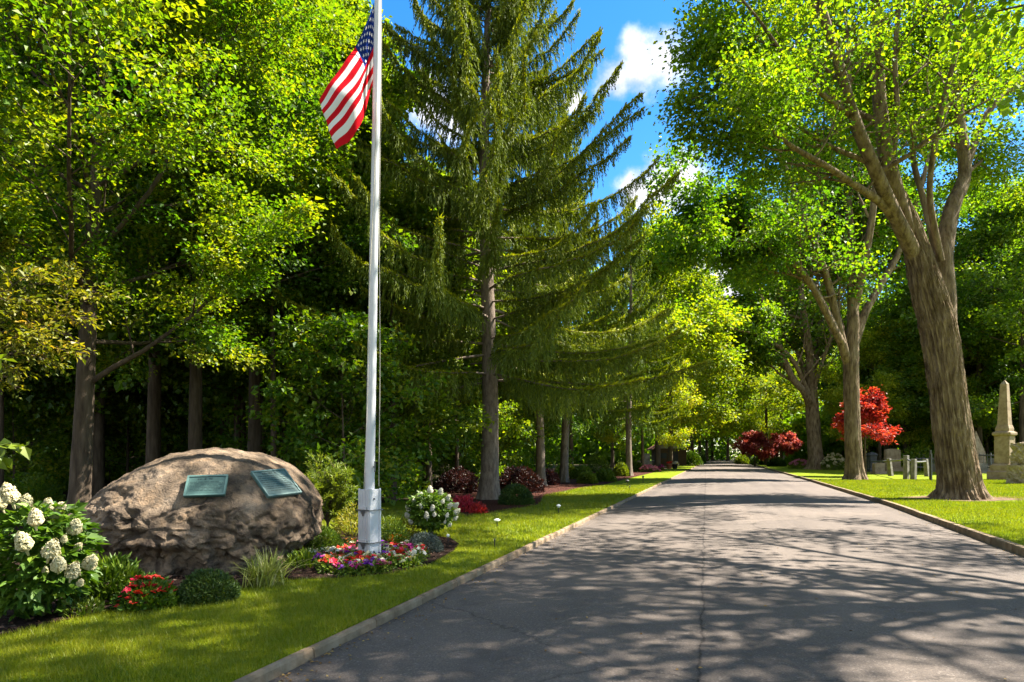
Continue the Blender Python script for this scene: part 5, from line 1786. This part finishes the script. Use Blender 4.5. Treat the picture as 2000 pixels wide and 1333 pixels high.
# ------------------------------------------------------------------ trees
# --- big avenue tree
bT = P(1872, 973, 22.5); bT[2] = LAWN
limb_tree('avenue_tree', bT, 'huge forked avenue tree with stripped grey bark, closest to the road', 22.5,
          [(1876, 985, 0, 33), (1875, 950, 0, 31), (1869, 900, 0, 30), (1860, 830, 0, 29), (1849, 740, 0, 28), (1835, 650, 0, 27), (1815, 575, 0, 26), (1797, 510, 0, 22), (1778, 440, 0, 16), (1755, 380, -0.3, 12)],
          [([(1806, 560, 0.15, 17), (1774, 460, 0.0, 16.5), (1741, 350, -0.5, 15.5), (1722, 240, -0.8, 13), (1713, 120, -1, 11.5), (1711, 0, -1.2, 10), (1705, -160, -1.4, 7)], 9, 4.6, 0.42),
           ([(1808, 570, 0.25, 14), (1788, 505, -0.05, 14.5), (1750, 425, -0.8, 13), (1711, 338, -1.8, 12), (1668, 230, -2.4, 10.5), (1635, 115, -3.0, 9), (1600, 0, -3.4, 7.5), (1560, -140, -3.6, 5)], 10, 4.2, 0.38),
           ([(1768, 460, -0.3, 9), (1723, 400, -1.2, 7.5), (1670, 362, -2.0, 6.5), (1616, 326, -2.8, 5.5), (1548, 287, -3.4, 4.5), (1498, 248, -3.8, 3.5), (1430, 205, -4.2, 2.5)], 12, 3.0, 0.25),
           ([(1850, 660, 0.2, 17), (1846, 580, 0.3, 18.5), (1843, 500, 0.4, 16.5), (1860, 405, 0.7, 14), (1884, 338, 1.0, 11.5), (1872, 225, 1.2, 9.5), (1857, 112, 1.3, 8.5), (1846, 0, 1.4, 7), (1840, -150, 1.5, 5)], 9, 4.4, 0.48),
           ([(1880, 350, 0.9, 7.5), (1904, 280, 1.2, 6.5), (1930, 220, 1.6, 6), (1970, 178, 2.0, 5), (2020, 140, 2.4, 4.5), (2100, 90, 2.8, 3.5)], 8, 4.2, 0.3),
           ([(1836, 520, 0.5, 7), (1806, 400, 1.0, 5.5), (1783, 300, 1.5, 5), (1800, 215, 2.0, 4.5), (1838, 120, 2.5, 4), (1850, -20, 2.8, 3)], 6, 3.6, 0.45),
           ([(1838, 510, -0.2, 6.5), (1816, 380, -0.7, 5.5), (1830, 260, -1.3, 5), (1850, 170, -1.6, 4.5), (1885, 40, -2.0, 4)], 7, 4.0, 0.45),
           ([(1740, 350, -0.6, 6), (1752, 230, -1.0, 5), (1748, 110, -1.3, 4.5), (1760, -40, -1.6, 4)], 6, 4.0, 0.45),
           ([(1660, 225, -2.4, 5), (1600, 180, -3.2, 4.5), (1540, 120, -4.0, 4), (1490, 50, -4.6, 3)], 8, 3.0, 0.2)],
          301, M['maple'], M['bark_grey'], m=62, leaf=0.105, spread=0.28, n1=7, n2=6, sides=220, sub=40, amp=0.06, flare=(1.5, 0.34, 5), plates=0.25,
          keep=lambda p, r: ~((p[:, 1] < 0.6 + 0.12 * p[:, 0]) & (p[:, 0] > -7.2) & (p[:, 0] < 3.2) & (r.rand(len(p)) < 0.86)) & ~((p[:, 0] < -5.0) & (r.rand(len(p)) < 0.42)) & (p[:, 0] > -11.2 + 0.8 * r.rand(len(p))))
# --- second avenue tree
bT = P(1667, 936, 40); bT[2] = LAWN
limb_tree('avenue_tree', bT, 'second avenue tree whose trunk stands before the red maple', 40,
          [(1670, 942, 0, 15.5), (1669, 915, 0, 14.5), (1666, 850, 0, 13.5), (1663, 760, 0, 13), (1663, 690, 0, 12.5), (1668, 620, 0, 9.5)],
          [([(1660, 720, 0.1, 9), (1645, 672, -0.4, 8.5), (1622, 570, -1, 7), (1600, 500, -1.5, 6), (1560, 400, -2, 6), (1520, 290, -2.5, 4)], 10, 5.2, 0.25),
           ([(1667, 650, 0, 10.5), (1664, 540, 0.3, 9), (1660, 440, 0.6, 7.5), (1645, 300, 1, 6), (1610, 180, 1.5, 5), (1590, 80, 2, 3)], 10, 5.2, 0.3),
           ([(1670, 670, 0.3, 8.5), (1690, 610, 0.7, 7.5), (1722, 552, 1.2, 6.5), (1752, 500, 1.6, 6), (1790, 400, 2, 5), (1815, 300, 2.4, 3)], 9, 5.0, 0.3),
           ([(1640, 665, -1, 7), (1588, 563, -2, 6), (1543, 506, -2.6, 5), (1498, 467, -3.2, 4), (1425, 425, -4, 2.5)], 11, 5.4, 0.2),
           ([(1660, 690, 0.3, 6), (1632, 600, 0.9, 5), (1612, 500, 1.6, 4), (1600, 380, 2.2, 3), (1596, 250, 2.6, 2)], 8, 4.8, 0.3),
           ([(1664, 660, 0.4, 6), (1676, 560, 1.2, 5), (1682, 460, 1.8, 4), (1672, 330, 2.4, 3), (1680, 200, 2.8, 2)], 8, 4.8, 0.35),
           ([(1646, 672, -0.6, 6), (1606, 590, -1.4, 5), (1566, 530, -2.2, 4), (1500, 480, -3.2, 3), (1430, 470, -4.4, 2)], 10, 4.6, 0.25),
           ([(1668, 600, 0.2, 9), (1690, 500, -0.6, 7.5), (1706, 400, -1.2, 6), (1712, 280, -1.6, 4), (1722, 150, -2, 3)], 8, 5.0, 0.3)],
          302, M['maple'], M['bark_grey'], m=36, leaf=0.19, spread=0.38, n1=7, n2=5, sides=120, sub=20, amp=0.07, flare=(1.4, 0.42, 5), plates=0.16,
          keep=lambda p, r: ~((p[:, 1] < 0.4) & (p[:, 0] > -6.0) & (p[:, 0] < 4.0) & (r.rand(len(p)) < 0.8)))
# --- third avenue tree
bT = P(1593, 917, 70); bT[2] = LAWN
limb_tree('avenue_tree', bT, 'third avenue tree forking low, beyond the flowering shrubs', 70,
          [(1595, 921, 0, 13), (1594, 900, 0, 12.5), (1590, 850, 0, 12), (1586, 790, 0, 11), (1585, 740, 0, 9), (1582, 690, 0, 6.5)],
          [([(1586, 800, 0, 8), (1570, 765, -1, 6.5), (1547, 738, -1.5, 6), (1520, 670, -2, 5), (1495, 600, -2.6, 4), (1470, 545, -3, 2.5)], 10, 6.0, 0.25),
           ([(1584, 710, 0, 8), (1572, 630, -0.5, 6.5), (1562, 540, -1, 5), (1545, 450, -1.4, 3)], 9, 6.0, 0.25),
           ([(1586, 730, 0.4, 8), (1600, 650, 1, 6), (1608, 560, 1.5, 5), (1622, 460, 2, 3)], 9, 6.0, 0.25),
           ([(1580, 770, -0.4, 4.5), (1545, 700, -2, 4), (1490, 660, -3.5, 3), (1420, 640, -5, 2)], 12, 6.4, 0.2),
           ([(1590, 760, -0.4, 4), (1612, 690, -1.5, 3.5), (1630, 640, -2.4, 2.5)], 9, 5.4, 0.2),
           ([(1588, 770, 0.2, 6), (1562, 700, 1.2, 4.5), (1530, 600, 2.4, 3.5), (1500, 500, 3, 2.5)], 8, 6.0, 0.25)],
          303, M['maple'], M['bark_grey'], m=24, leaf=0.30, spread=0.55, n1=6, n2=5, sides=60, sub=10, amp=0.07, flare=(1.3, 0.55, 5), plates=0.14,
          keep=lambda p, r: ~((p[:, 1] < 0.4) & (p[:, 0] > -5.0) & (p[:, 0] < 4.0) & (r.rand(len(p)) < 0.85)))

# --- hero maple on the near side of the boulder
bT = P(152, 1018, 14.2); bT[2] = LAWN
deciduous('maple_tree', bT, 'tall sunlit maple whose grey trunk rises behind the boulder edge and hydrangea', 311, 17.5, 6.2, 0.215, M['maple_left'], M['bark_dark'],
          first=0.20, nl=34, m=125, leaf=0.082, spread=0.18, elev=(8, 62), lean=(0.9, 0.4), n1=8, n2=7, droop=0.15, bias=0.14, flat=0.35, up=1.5, sides=28)
bT = np.array([(497 - CX) / F * 21, 21, LAWN])
deciduous('maple_tree', bT, 'taller dark trunked maple standing behind the boulder top', 312, 22, 4.4, 0.24, M['maple_left'], M['bark_dark'],
          first=0.36, nl=26, m=70, leaf=0.11, spread=0.22, elev=(0, 62), n1=8, n2=6, droop=0.25, flat=0.45, up=1.2)
bT = np.array([(380 - CX) / F * 19, 19, LAWN])
mapleB = deciduous('maple_tree', bT, 'slim maple trunk rising straight behind the boulder crest', 313, 19, 4.6, 0.21, M['wood_leaf'], M['bark_dark'],
                   first=0.34, nl=20, m=58, leaf=0.115, spread=0.22, elev=(0, 60), n1=7, n2=6, droop=0.25, flat=0.45)

# --- spruces
bT = G(955, 976)
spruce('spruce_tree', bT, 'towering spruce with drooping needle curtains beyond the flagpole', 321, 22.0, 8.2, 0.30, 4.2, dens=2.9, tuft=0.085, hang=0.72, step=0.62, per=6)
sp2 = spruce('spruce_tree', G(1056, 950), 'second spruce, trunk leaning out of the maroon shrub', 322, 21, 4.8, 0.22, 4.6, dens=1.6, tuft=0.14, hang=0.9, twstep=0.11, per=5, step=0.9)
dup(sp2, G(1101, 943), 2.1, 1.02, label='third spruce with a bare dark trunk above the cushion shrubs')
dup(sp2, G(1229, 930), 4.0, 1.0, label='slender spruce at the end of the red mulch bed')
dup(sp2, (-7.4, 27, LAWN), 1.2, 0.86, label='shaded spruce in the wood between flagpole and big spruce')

# --- woodland kinds, copied
woodA = deciduous('wood_tree', (-15.5, 24, LAWN), 'dense leafy tree of the dark wood behind the boulder', 331, 19, 4.6, 0.20, M['wood_leaf'], M['bark_dark'],
                  first=0.24, nl=18, m=44, leaf=0.17, spread=0.30, elev=(-5, 60), n1=6, n2=5, group='trees of the wood behind the boulder')
woodB = deciduous('wood_tree', (-2.6, 31, LAWN), 'dense leafy tree of the dark wood behind the boulder', 332, 16, 3.8, 0.16, M['wood_leaf'], M['bark_dark'],
                  first=0.20, nl=18, m=42, leaf=0.17, spread=0.30, elev=(-10, 55), n1=6, n2=5, group='trees of the wood behind the boulder')
street = deciduous('street_tree', G(1255, 922), 'slim street tree with bright yellow green crown next to the grey slab', 333, 13, 4.2, 0.16, M['street_leaf'], M['bark_dark'],
                   first=0.28, nl=20, m=50, leaf=0.15, spread=0.30, elev=(-8, 60), n1=6, n2=5)
sap = deciduous('sapling', (-4.6, 17.5, LAWN), 'thin understory sapling with sparse sunlit leaves in the wood', 334, 5.2, 2.1, 0.045, M['maple_left'], M['bark_dark'],
                first=0.10, nl=14, m=16, leaf=0.13, spread=0.16, elev=(0, 50), n1=5, n2=4, group='saplings of the understory', sides=8, flare=(0.2, 0.2, 3))

woodC = deciduous('wood_tree', (-6.6, 23, LAWN), 'slim bare trunked tree of the dark wood with its crown high up', 335, 19, 3.2, 0.13, M['wood_leaf'], M['bark_dark'],
                  first=0.50, nl=14, m=34, leaf=0.17, spread=0.28, elev=(-5, 60), n1=6, n2=5, group='slim trunked trees of the wood', flare=(0.4, 0.4, 4))
rng = rs(340)
WL = 'dense leafy tree of the dark wood behind the boulder'
WG = 'trees of the wood behind the boulder'
placed = [(-15.5, 24), (-2.6, 31), (-9.8, 14.2), (-8.4, 21), (-9.4, 19), (-0.8, 22), (1.4, 31), (-7.4, 27)]


def place_wood(n, x0, x1, y0, y1, dmin, srcs, sc=(0.85, 1.2), label=WL, group=WG, ok=None):
    k = t = 0
    while k < n and t < 4000:
        t += 1
        x, y = rng.uniform(x0, x1), rng.uniform(y0, y1)
        if ok and not ok(x, y):
            continue
        if any(math.hypot(x - a, y - b) < dmin for a, b in placed):
            continue
        placed.append((x, y))
        src = srcs[rng.randint(len(srcs))]
        k_ = rng.uniform(*sc)
        # behind the big spruce the wood is lower and lets the sky in
        pxs = CX + F * x / y
        if 700 < pxs < 1330 and src in (woodA, woodB, woodC):
            k_ = min(k_, ((HY - 330) / F * y + CAMH) / (16 if src is woodB else 19))
        dup(src, (x, y, LAWN - 0.02), rng.rand() * 6.28, k_, label=label, group=group)
        k += 1


leftok = lambda x, y: x < xl(y) - 7.5 and (y > 19 or x < -11) and abs(x) < 0.9 * y + 6
place_wood(20, -16, 3, 18.5, 34, 1.7, [woodC], (0.7, 1.1), label='slim bare trunked tree of the dark wood with its crown high up', group='slim trunked trees of the wood', ok=leftok)
place_wood(14, -28, 2, 20, 36, 2.4, [woodA, woodB, woodB], ok=leftok)
place_wood(26, -52, 8, 34, 62, 3.6, [woodA, woodA, woodB], (0.95, 1.35), ok=leftok)
place_wood(22, -80, 18, 62, 105, 5.0, [woodA], (1.1, 1.5), ok=leftok)
sapok = lambda x, y: x < xl(y) - 7.0 and (y > 16.5 or x < -12) and abs(x) < 0.9 * y + 3
place_wood(34, -26, 4, 19, 42, 1.3, [sap], (0.7, 1.35), label='thin understory sapling with sparse sunlit leaves in the wood', group='saplings of the understory', ok=sapok)
# street trees of the verge beyond the spruces
for px, yb, rz, sc, lab in [(1284, 918, 1.0, 2.0, 'street tree with a pale lit trunk edge beside the pink flowers'),
                            (1309, 912, 2.2, 2.1, 'slim dark street tree in front of the cabin'),
                            (1329, 909, 3.3, 2.3, 'bright yellow crowned street tree beside the hedge ball'),
                            (1352, 904, 4.1, 2.6, 'yellow green street tree far along the verge by the lamp post'),
                            (1367, 901.5, 5.2, 2.8, 'last yellow street tree before the road end')]:
    dup(street, G(px, yb), rz, sc, label=lab)
for px, yb, rz, sc, lab in [(1497, 909, 0.6, 1.8, 'slender verge tree with low leafy boughs above the pink maples'),
                            (1462, 903, 2.6, 2.5, 'leafy verge tree just before the road vanishes')]:
    dup(street, G(px, yb), rz, sc, label=lab)
# wood beyond the graves
WL2 = 'shady leafy tree of the wood beyond the graves'
WG2 = 'trees of the wood beyond the graves'
rightok = lambda x, y: x > xr(y) + (14 if y > 64 else 34) and x < 0.95 * y + 10
place_wood(30, 26, 82, 46, 80, 3.2, [woodA, woodA, woodB], (0.95, 1.35), label=WL2, group=WG2, ok=rightok)
place_wood(24, 30, 110, 70, 120, 5.0, [woodA], (1.1, 1.5), label=WL2, group=WG2, ok=rightok)
for x, y, r_, k_ in ((46, 63, 0.3, 1.55), (55, 66, 1.9, 1.6), (63, 70, 3.1, 1.7), (41, 70, 4.4, 1.6)):
    dup(woodA, (x, y, LAWN), r_, k_, label=WL2, group=WG2)
for k, (x, y) in enumerate(((38.5, 67), (43.0, 70), (47.0, 66.5), (52.0, 70), (55.5, 66), (60, 69))):
    dup(street, (x, y, LAWN), k * 1.7, 1.15 + 0.12 * (k % 3), label='bright green tree at the sunny edge of the wood beyond the graves', group='sunny edge trees beyond the graves')
# a big trunk at the picture edge on the grave side
dup(woodA, P(1998, 918, 58) * [1, 1, 0] + [0, 0, LAWN], 0.7, (1.4, 1.4, 1.4), label='tall tree beside the obelisk at the edge of the graves', group='-')
# trees at the end of the road
placed_end = [(xl(175) + 2, 182), (xl(175) + 10, 188), (xl(165) - 8, 170), (xr(165) + 8, 170), (xl(150) - 9, 150), (xr(150) + 9, 150), (xl(130) - 8, 132), (xr(128) + 10, 128), (xl(185) + 6, 200)]
for k, (x, y) in enumerate(placed_end):
    dup(street, (x, y, LAWN), k * 1.3, 2.8, label='yellow green tree closing the view at the road end', group='trees closing the road end')

# understory shrubs of the wood, one shape copied
us = bush('understory_shrub', (-6.0, 16.6, LAWN), 0.9, 1.1, M['maple_left'], 0.13, 1500, 'loose green shrub of the shady understory', seed=350, lw=0.55, lump=0.35, group='shrubs of the understory', shell=0.7)
place_wood(26, -24, 4, 19.5, 40, 1.5, [us], (0.7, 1.5), label='loose green shrub of the shady understory', group='shrubs of the understory', ok=sapok)
place_wood(30, 26, 70, 64, 80, 2.0, [us], (1.2, 2.4), label='loose green shrub at the shady edge beyond the graves', group='shrubs beyond the graves', ok=rightok)

# far-off wood that reads as one mass, behind everything
rng = rs(360)
mb = MB()
n = 64000
u = rng.rand(n)
ang = np.interp(u, [0, 1], [-1.05, 1.05])
dist = rng.uniform(200, 235, n)
x = np.sin(ang) * dist; y = np.cos(ang) * dist
top = 20 + 5 * fbm(np.stack([ang * 22, 0 * ang, 0 * ang], -1), 3, 9)
z = top * rng.rand(n) ** 0.8
n2_ = 46000
a2 = np.where(rng.rand(n2_) < 0.62, rng.uniform(-1.05, 0.235, n2_), rng.uniform(0.405, 1.05, n2_))
d2_ = rng.uniform(112, 135, n2_)
t2 = 10 + 4 * fbm(np.stack([a2 * 30, 0 * a2, 0 * a2], -1), 3, 19)
x = np.concatenate([x, np.sin(a2) * d2_]); y = np.concatenate([y, np.cos(a2) * d2_]); z = np.concatenate([z, t2 * rng.rand(n2_) ** 1.2])
n += n2_
kites(mb, np.stack([x, y, z], -1), sph(rng, n), unit(sph(rng, n) + [0, -0.4, 0.6]), 1.2 * rng.uniform(0.6, 1.3, n), 1.2, np.clip(0.3 + 0.3 * fbm(np.stack([x, y, z], -1) * 0.22, 2, 8) + rng.normal(size=n) * 0.15, 0, 1))
tag(mb.build('distant_wood', M['wood_leaf']), kind='stuff', label='far wood merging into one green mass')

# small ornamental trees
deciduous('japanese_maple', P(1690, 919, 46) * [1, 1, 0] + [0, 0, LAWN], 'vivid red japanese maple glowing behind the second avenue trunk', 371, 5.5, 2.5, 0.10, M['redmaple'], M['bark_dark'],
              first=0.58, nl=14, m=17, leaf=0.16, spread=0.13, elev=(8, 60), n1=7, n2=5, flat=0.3, up=1.5, prof=lambda g: 0.95 - 0.45 * g)
pm = deciduous('japanese_maple', G(1474, 911), 'pinkish red small maple under the verge trees, nearer the road', 372, 4.2, 2.7, 0.12, M['pinkmaple'], M['bark_dark'],
               first=0.42, nl=13, m=16, leaf=0.24, spread=0.22, elev=(-5, 40), n1=6, n2=5, flat=0.3, up=1.5, prof=lambda g: 0.95 - 0.4 * g)
dup(pm, G(1528, 909), 1.9, 1.05, label='pinkish red small maple beside the greenish slab')

# bronze-leaved bough reaching in from a young tree at the picture edge
bT = np.array([-9.6, 10.3, LAWN])
root = tree_root('young_tree', bT, 'young tree at the picture edge with a bronze tinted bough over the hydrangea')
rng = rs(381)
out = {'br': [], 'tw': []}
tb = MB()
tb.tube(np.array([(0, 0, -0.05), (0.05, 0, 2), (0.0, 0.1, 4), (0.1, 0.1, 5.6)]), [0.09, 0.075, 0.055, 0.03], sides=12)
prm = dict(seg=[0, 7, 5, 4], wob=[0, 0.08, 0.14, 0.2], trop=[0, 0.02, 0.0, -0.03], n=[0, 8, 6], t0=[0, 0.25, 0.15], ang=[0, 45, 48], len=[0, 0.42, 0.5], flat=[1, 0.3, 0.3], max=3, lmin=0.25, minz=-0.3)
for zz, e, a, L in ((3.2, 12, 0.05, 2.6), (3.5, 16, -0.35, 2.4), (3.8, 14, 0.5, 2.2), (3.0, 4, 0.25, 2.2), (4.4, 40, 1.5, 1.8), (4.6, 50, 3.4, 1.6), (4.2, 30, -1.6, 1.6)):
    ee = math.radians(e)
    grow(rng, (0, 0, zz), (math.cos(a) * math.cos(ee), math.sin(a) * math.cos(ee), math.sin(ee)), L, 0.03, 1, prm, out)
branch_mesh(tb, out, 0.005)
tb.build('trunk', M['bark_dark'], root, smooth=True)
lb = MB(); foliage(rng, out['tw'], 19, 0.08, 0.08, lb, droop=0.1, up=1.5, lw=0.6)
lb.build('crown', M['bronze'], root)
# sapling whose twig tips show beside the hydrangea
bT = np.array([-4.55, 4.9, LAWN])
root = tree_root('young_tree', bT, 'slim young tree showing only big lime leaf tips beside the hydrangea')
tb, lb = MB(), MB()
tb.tube(np.array([(0, 0, -0.05), (0.05, 0, 1.0), (0.02, 0.05, 2.6)]), [0.03, 0.024, 0.012], sides=8)
rng = rs(382)
PP, AX = [], []
for zz, tipx, tipz in ((1.35, 22, 866), (1.5, 48, 872), (2.15, 2, 702), (1.25, 6, 893)):
    tip = P(tipx, tipz, 4.75) - bT
    pts, rad = smooth_path(np.array([(0.03, 0, zz), (np.array([0.03, 0, zz]) + tip) / 2 + [0, 0, 0.06], tip]), np.array([0.01, 0.007, 0.004]), 4)
    tb.tube(pts, rad, sides=6)
    for k in range(9):
        i = rng.randint(3, len(pts))
        PP.append(pts[i]); AX.append(np.array([rng.uniform(-0.2, 1.0), rng.normal() * 0.6, rng.uniform(-0.8, 0.4)]))
kites(lb, np.array(PP), np.array(AX), unit(np.array([0, -0.5, 1.0]) + rng.normal(size=(len(PP), 3)) * 0.3), 0.13, 0.075, np.clip(0.7 + rng.normal(size=len(PP)) * 0.2, 0, 1))
tb.build('trunk', M['stem'], root, smooth=True)
lb.build('crown', M['yew'], root)

# avenue trees beside and behind the camera: they throw the shade on the near road and lawn
shade = deciduous('avenue_tree', (13.2, 8.6, LAWN), 'broad avenue tree on the verge beside the viewer, shading the near road', 391, 19.2, 8.2, 0.40, M['maple'], M['bark_grey'],
                  first=0.40, nl=26, m=22, leaf=0.15, spread=0.20, elev=(6, 66), n1=8, n2=6, droop=0.3, sides=32, flare=(0.8, 0.8, 5))
dup(shade, (9.4, -6.5, LAWN), 2.0, 1.0, label='broad avenue tree on the verge behind the viewer')

# ------------------------------------------------------------------ light, sky, camera
SUN_EL, SUN_AZ = math.radians(53), math.radians(78)      # azimuth clockwise from the view direction
sd = Vector((math.sin(SUN_AZ) * math.cos(SUN_EL), math.cos(SUN_AZ) * math.cos(SUN_EL), math.sin(SUN_EL)))
sl = bpy.data.lights.new('sun', 'SUN')
sl.energy = 5.0
sl.angle = math.radians(0.5)
sl.color = (1.0, 0.93, 0.83)
so = bpy.data.objects.new('sun', sl)
so.rotation_euler = sd.to_track_quat('Z', 'Y').to_euler()
so.location = (20, 0, 40)
C.objects.link(so)

w = bpy.data.worlds.new('World')
S.world = w
w.use_nodes = True
nt = w.node_tree
nt.nodes.clear()
L = nt.links
sky = N(nt, 'ShaderNodeTexSky', sky_type='NISHITA')
sky.sun_disc = False
sky.sun_elevation = SUN_EL
sky.sun_rotation = SUN_AZ
sky.altitude = 300
sky.air_density = 1.0
sky.dust_density = 0.3
sky.ozone_density = 3.0
hs = N(nt, 'ShaderNodeHueSaturation')
hs.inputs['Saturation'].default_value = 1.35
hs.inputs['Value'].default_value = 1.0
L.new(sky.outputs[0], hs.inputs['Color'])
tc = N(nt, 'ShaderNodeTexCoord')
blobs = [((1245, 138), 66), ((1205, 158), 52), ((1290, 118), 60), ((1290, 352), 62), ((1248, 374), 58), ((1335, 345), 55), ((1120, 195), 24), ((1060, 195), 30), ((820, 190), 62), ((880, 215), 60), ((10, 110), 60), ((1420, 560), 70), ((1360, 520), 60), ((1560, 470), 80), ((1700, 430), 70), ((620, 260), 60)]
acc = None
for (px, py), r in blobs:
    d = Vector(((px - CX) / F, 1.0, -(py - HY) / F))
    sc_ = d.length
    d.normalize()
    vd = N(nt, 'ShaderNodeVectorMath', operation='DISTANCE')
    L.new(tc.outputs['Generated'], vd.inputs[0])
    vd.inputs[1].default_value = d
    mr = N(nt, 'ShaderNodeMapRange')
    mr.inputs[1].default_value = 0.0
    mr.inputs[2].default_value = r / F / sc_ * 1.5
    mr.inputs[3].default_value = 1.0
    mr.inputs[4].default_value = 0.0
    L.new(vd.outputs['Value'], mr.inputs[0])
    if acc is None:
        acc = mr.outputs[0]
    else:
        mx = N(nt, 'ShaderNodeMath', operation='MAXIMUM')
        L.new(acc, mx.inputs[0]); L.new(mr.outputs[0], mx.inputs[1])
        acc = mx.outputs[0]
for dv, r in (((-0.35, -0.80, 0.50), 0.62), ((0.55, -0.75, 0.40), 0.50), ((-0.25, -0.22, 0.94), 0.42), ((-0.92, -0.15, 0.40), 0.45)):  # unseen cloud banks behind and overhead, added as neutral fill light
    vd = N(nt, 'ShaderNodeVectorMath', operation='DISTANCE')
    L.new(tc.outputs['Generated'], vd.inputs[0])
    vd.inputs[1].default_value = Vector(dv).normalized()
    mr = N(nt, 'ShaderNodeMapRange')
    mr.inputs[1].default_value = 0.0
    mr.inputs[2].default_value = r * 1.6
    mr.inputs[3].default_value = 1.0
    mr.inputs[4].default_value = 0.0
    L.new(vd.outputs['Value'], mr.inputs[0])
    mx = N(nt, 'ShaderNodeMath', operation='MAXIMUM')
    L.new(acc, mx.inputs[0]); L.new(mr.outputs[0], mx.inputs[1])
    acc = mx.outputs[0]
cn = N(nt, 'ShaderNodeTexNoise', i_Scale=16.0, i_Detail=8, i_Roughness=0.58)
L.new(tc.outputs['Generated'], cn.inputs['Vector'])
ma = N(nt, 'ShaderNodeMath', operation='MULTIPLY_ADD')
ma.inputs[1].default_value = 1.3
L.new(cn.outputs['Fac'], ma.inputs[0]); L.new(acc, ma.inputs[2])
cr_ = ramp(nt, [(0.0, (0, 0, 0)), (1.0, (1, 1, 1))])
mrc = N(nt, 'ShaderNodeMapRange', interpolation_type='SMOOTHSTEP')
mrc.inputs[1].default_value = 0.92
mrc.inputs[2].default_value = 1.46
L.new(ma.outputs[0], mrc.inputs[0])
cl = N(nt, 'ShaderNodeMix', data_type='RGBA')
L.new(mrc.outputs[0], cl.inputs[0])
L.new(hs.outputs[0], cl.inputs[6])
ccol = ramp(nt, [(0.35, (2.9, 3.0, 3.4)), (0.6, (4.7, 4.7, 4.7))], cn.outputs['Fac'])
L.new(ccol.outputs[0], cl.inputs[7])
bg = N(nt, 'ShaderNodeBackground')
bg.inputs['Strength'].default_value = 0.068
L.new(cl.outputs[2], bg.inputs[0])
wo = N(nt, 'ShaderNodeOutputWorld')
L.new(bg.outputs[0], wo.inputs[0])

cam = bpy.data.cameras.new('camera')
cam.sensor_width = 36
cam.lens = 36 * F / 2000
cam.shift_y = (HY - 666.5) / 2000
cam.clip_end = 2000
co = bpy.data.objects.new('camera', cam)
co.location = (0, 0, CAMH)
co.rotation_euler = (PI / 2, 0, 0)
C.objects.link(co)
S.camera = co
S.view_settings.view_transform = 'Standard'
S.view_settings.look = 'None'
S.view_settings.exposure = 2.3
S.view_settings.gamma = 1
S.cycles.max_bounces = 8
S.cycles.diffuse_bounces = 5
S.cycles.glossy_bounces = 2
S.cycles.transmission_bounces = 4
S.cycles.caustics_reflective = False
S.cycles.caustics_refractive = False
